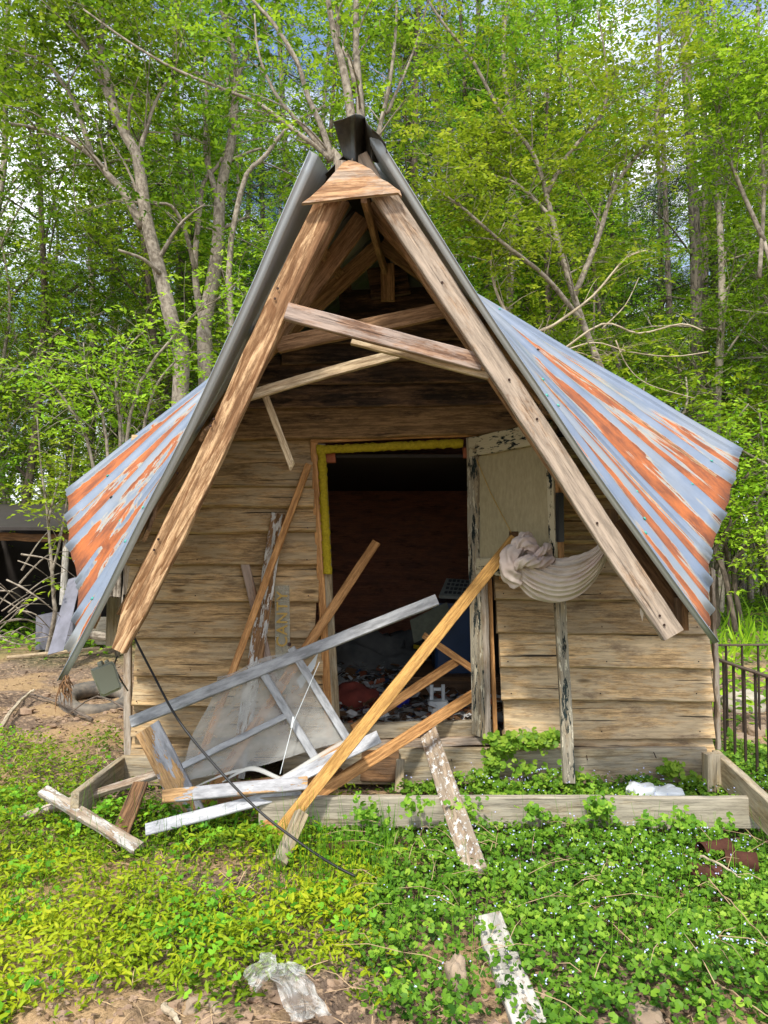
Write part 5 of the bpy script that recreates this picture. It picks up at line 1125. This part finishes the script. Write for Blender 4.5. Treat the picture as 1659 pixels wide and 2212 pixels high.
ptree('multi_stem_tree', 'pale smooth multi-stemmed tree rising directly behind the roof peak', Yt, [
    ([b3, (775, 600), (770, 400), (758, 248), (742, 150), (722, 70), (709, 0), (700, -80)], .10, .6),
    ([b3, (790, 600), (785, 400), (779, 243), (770, 120), (769, 0), (768, -90)], .10, .5),
    ([(770, 190), (755, 130), (735, 90), (725, 0)], .05, .4),
    ([b3, (735, 420), (716, 345), (697, 280), (665, 208), (640, 130), (590, 50), (546, 0), (520, -50)], .06, .5),
    ([b3, (730, 420), (712, 345), (640, 285), (560, 225), (496, 198), (380, 150), (278, 90), (180, 20)], .045, .9),
    ([(712, 345), (670, 290), (600, 210), (560, 120), (550, 30)], .04, .7),
    ([b3, (800, 400), (815, 300), (838, 200), (852, 100), (858, 0), (860, -60)], .045, .6),
    ([b3, (815, 360), (840, 240), (870, 170), (900, 90), (930, -20)], .035, .8)], M['bark'], M['leaf_a'], b3, .09, 22, 9, 1.0, .16, 2, 8, .45)
b3b = Vector((-1.5, 12, 0))
ptree('leaning_tree', 'bare pale leaning stem crossing behind the left roof slope', 11.8, [([b3b, (500, 700), (521, 412), (575, 335), (620, 278), (690, 235), (744, 213), (800, 180)], .06, .5)], M['bark'], M['leaf_a'], b3b, .09, 10, 6, 1.0, .16, 2, 12)
b4 = Vector((7.6, 17.4, 0))
ptree('big_pine', 'thickest plated pine trunk standing right of the tin roof', 17.4, [([b4, (1512, 1100), (1508, 930), (1506, 823), (1501, 504), (1483, 151), (1476, -120)], .2, 0), ([(1501, 560, 0), (1440, 480, -.5), (1390, 440, -1)], .03, 1), ([(1490, 250), (1560, 200), (1640, 120)], .03, 1)], M['pinebark'], M['leaf_b'], b4, .10, 12, 8, 1.0, .2, 1, 14)
for i, (lb_, Yp, pts_, r0) in enumerate((
    ('thinner pine trunk left of the thickest one', 20, [(1455, 1150), (1450, 806), (1438, 453), (1425, 100), (1420, -100)], .15),
    ('slim dark pine trunk right of the thickest one', 21, [(1560, 1100), (1554, 806), (1543, 453), (1540, 150), (1538, -100)], .11),
    ('rough pine trunk at the far right edge', 19, [(1650, 1200), (1645, 700), (1640, 300), (1636, -100)], .14),
    ('grey trunk low behind the right roof slope', 14, [(1352, 1100), (1345, 830), (1300, 690), (1282, 560), (1300, 420)], .09),
    ('pale straight trunk between roof and pines', 18, [(1210, 1000), (1205, 600), (1196, 479), (1180, 300), (1176, 0)], .12),
    ('slim dark trunk close to the right rafter line', 19, [(1105, 1000), (1100, 600), (1093, 450), (1090, 250), (1085, 0)], .10),
    ('dark thin trunk nearest the roof peak on the right', 22, [(990, 1000), (985, 600), (980, 450), (975, 250), (960, 0)], .12),
    ('dark leaning trunk above the right roof slope', 16, [(1190, 900), (1195, 500), (1192, 250), (1215, 130), (1200, 0)], .08))):
    bb = P(pts_[0][0], 1176, Yp); bb.z = gz(bb.x, bb.y)
    ptree('pine_tree' if i < 3 else 'thin_tree', lb_, Yp, [([bb] + pts_, r0, .25)], M['pinebark'] if i != 4 else M['bark'], M['leaf_b'], bb, .10, 12, 8, 1.2, .2, 1, 20 + i)
b5 = Vector((4.1, 10.8, 0))
ptree('spreading_tree', 'bright green leafy tree spreading its branches over the right roof slope', 10.2, [
    ([b5, (1330, 900), (1260, 700), (1215, 560), (1180, 420), (1150, 330), (1080, 240), (1020, 130), (950, 40), (900, -40)], .06, 1.3),
    ([(1260, 700), (1180, 600, -.3), (1080, 520, -.6), (1000, 450, -.8), (930, 400, -.8)], .04, 1.5),
    ([(1240, 640), (1290, 520), (1330, 400), (1400, 300), (1440, 180), (1500, 60)], .045, 1.5),
    ([(1180, 420), (1230, 330), (1300, 250), (1310, 150), (1290, 20)], .04, 1.2),
    ([(1200, 480), (1120, 400), (1050, 370), (980, 300)], .035, 1.5)], M['bark'], M['leaf_c'], b5, .085, 15, 12, 1.0, .17, 2, 31, .5)
b6 = Vector((6.2, 10.9, 0))
ptree('arching_tree', 'light green tree with drooping sprays at the upper right edge', 10.6, [
    ([b6, (1730, 900), (1700, 700), (1650, 520)], .05, 0), ([(1650, 520), (1590, 380), (1550, 250), (1600, 150)], .04, 1.8),
    ([(1640, 600), (1650, 420), (1640, 260), (1620, 160), (1560, 90)], .035, 1.8)], M['bark'], M['leaf_c'], b6, .085, 14, 12, .9, .16, 2, 33, .5)
b7 = Vector((3.0, 10.4, 0))
ptree('twiggy_tree', 'low leafy tree with pale bare twigs just above the right roof edge', 10.0, [
    ([b7, (1180, 900), (1150, 740), (1200, 700), (1280, 640), (1350, 560), (1400, 540)], .035, 1),
    ([(1150, 740), (1190, 770), (1300, 700), (1380, 720), (1470, 700), (1520, 715)], .018, .0),
    ([(1190, 770), (1280, 740), (1360, 760), (1450, 770), (1530, 760)], .012, .0), ([(1330, 735), (1355, 790), (1400, 830), (1500, 860)], .010, 0), ([(1300, 710), (1350, 660), (1380, 600)], .010, 0),
    ([(1180, 780), (1240, 760), (1310, 780), (1350, 750)], .014, 1.0),
    ([(1130, 720), (1080, 650), (1060, 560), (1090, 480)], .03, 1.4)], M['twig'], M['leaf_c'], b7, .08, 24, 14, .7, .12, 1, 35, .6)
b8 = Vector((-4.35, 9.6, 0))
ptree('young_sapling', 'slender young sapling standing before the dark open shed', 9.4, [
    ([b8, (118, 1330), (116, 1290), (110, 1200), (104, 1130), (100, 1090), (90, 1020), (80, 900)], .035, 1.0),
    ([(112, 1235), (125, 1190), (138, 1120), (150, 1040), (160, 960)], .022, 1.2), ([(104, 1130), (120, 1060), (140, 1000)], .02, 1.2)], M['bark'], M['leaf_c'], b8, .09, 14, 9, .55, .11, 1, 37, .7)
b9 = Vector((-3.4, 9.5, 0))
ptree('leafy_bush_tree', 'bright leafy small tree tucked against the left roof slope', 9.4, [
    ([b9, (300, 1000), (330, 850), (380, 780), (420, 760)], .03, 2.0), ([b9, (260, 950), (250, 850), (270, 760), (330, 700)], .03, 2), ([b9, (200, 1000), (150, 880), (100, 820), (50, 800)], .03, 2.2), ([b9, (230, 950), (190, 820), (180, 740)], .03, 2.0),
    ([b9, (280, 900), (400, 700), (480, 640), (520, 600)], .03, 1.6)], M['bark'], M['leaf_c'], b9, .085, 28, 14, .75, .13, 1, 39, .6)
# brush pile of dead branches before the shed
mb = MB(); random.seed(5)
for k in range(30):
    u0 = random.uniform(-40, 60); v0 = random.uniform(1190, 1390); u1 = u0 + random.uniform(40, 130); v1 = v0 - random.uniform(-70, 90); Y = random.uniform(8.6, 9.8)
    limb(mb, [P(u0, min(v0, 1385), Y), P((u0 + u1) / 2, (v0 + v1) / 2 - random.uniform(0, 25), Y), P(u1, min(v1, 1385), Y + .3)], random.uniform(.006, .016), .004, 5, 4)
tag(mb.build('brush_pile', M['bark']), 'tangle of dead pale branches heaped before the dark shed', 'brush', kind='stuff')
# fallen sticks and stems
def stick(lab, pts_, r, mat='twig'):
    mb = MB(); limb(mb, [PG(u, v, z) for u, v, z in pts_], r, r * .5, 6, 5, .004); tag(mb.build('stick', M[mat]), lab, 'stick')
stick('long curved dead branch lying on the soil under the left tin', [(200, 1555, .03), (130, 1520, .05), (60, 1500, .04), (20, 1540, .03)], .014, 'bark2')
stick('pale forked branch at the left edge of the bare soil', [(0, 1575, .03), (30, 1530, .06), (60, 1500, .07), (75, 1490, .1)], .022)
stick('thin curved branch across the old tyre', [(270, 1530, .18), (210, 1505, .17), (150, 1540, .05)], .01, 'bark2')
stick('long dry stem in the ivy at the lower right corner', [(1480, 2080, .08), (1560, 2130, .09), (1670, 2200, .08)], .0035, 'drystem')
stick('dry stem running down the right edge through the ivy', [(1530, 1900, .12), (1590, 1960, .12), (1665, 2040, .12)], .003, 'drystem')
stick('short dry stem below the long one at the lower right', [(1500, 2110, .06), (1560, 2170, .05), (1600, 2215, .05)], .003, 'drystem')
stick('short broken twig on the soil left of the plastic bag', [(355, 2175, .03), (378, 2195, .04), (390, 2210, .03)], .012)
stick('dead branch across the rusty cans', [(1515, 1848, .12), (1560, 1870, .13), (1600, 1895, .1)], .006)
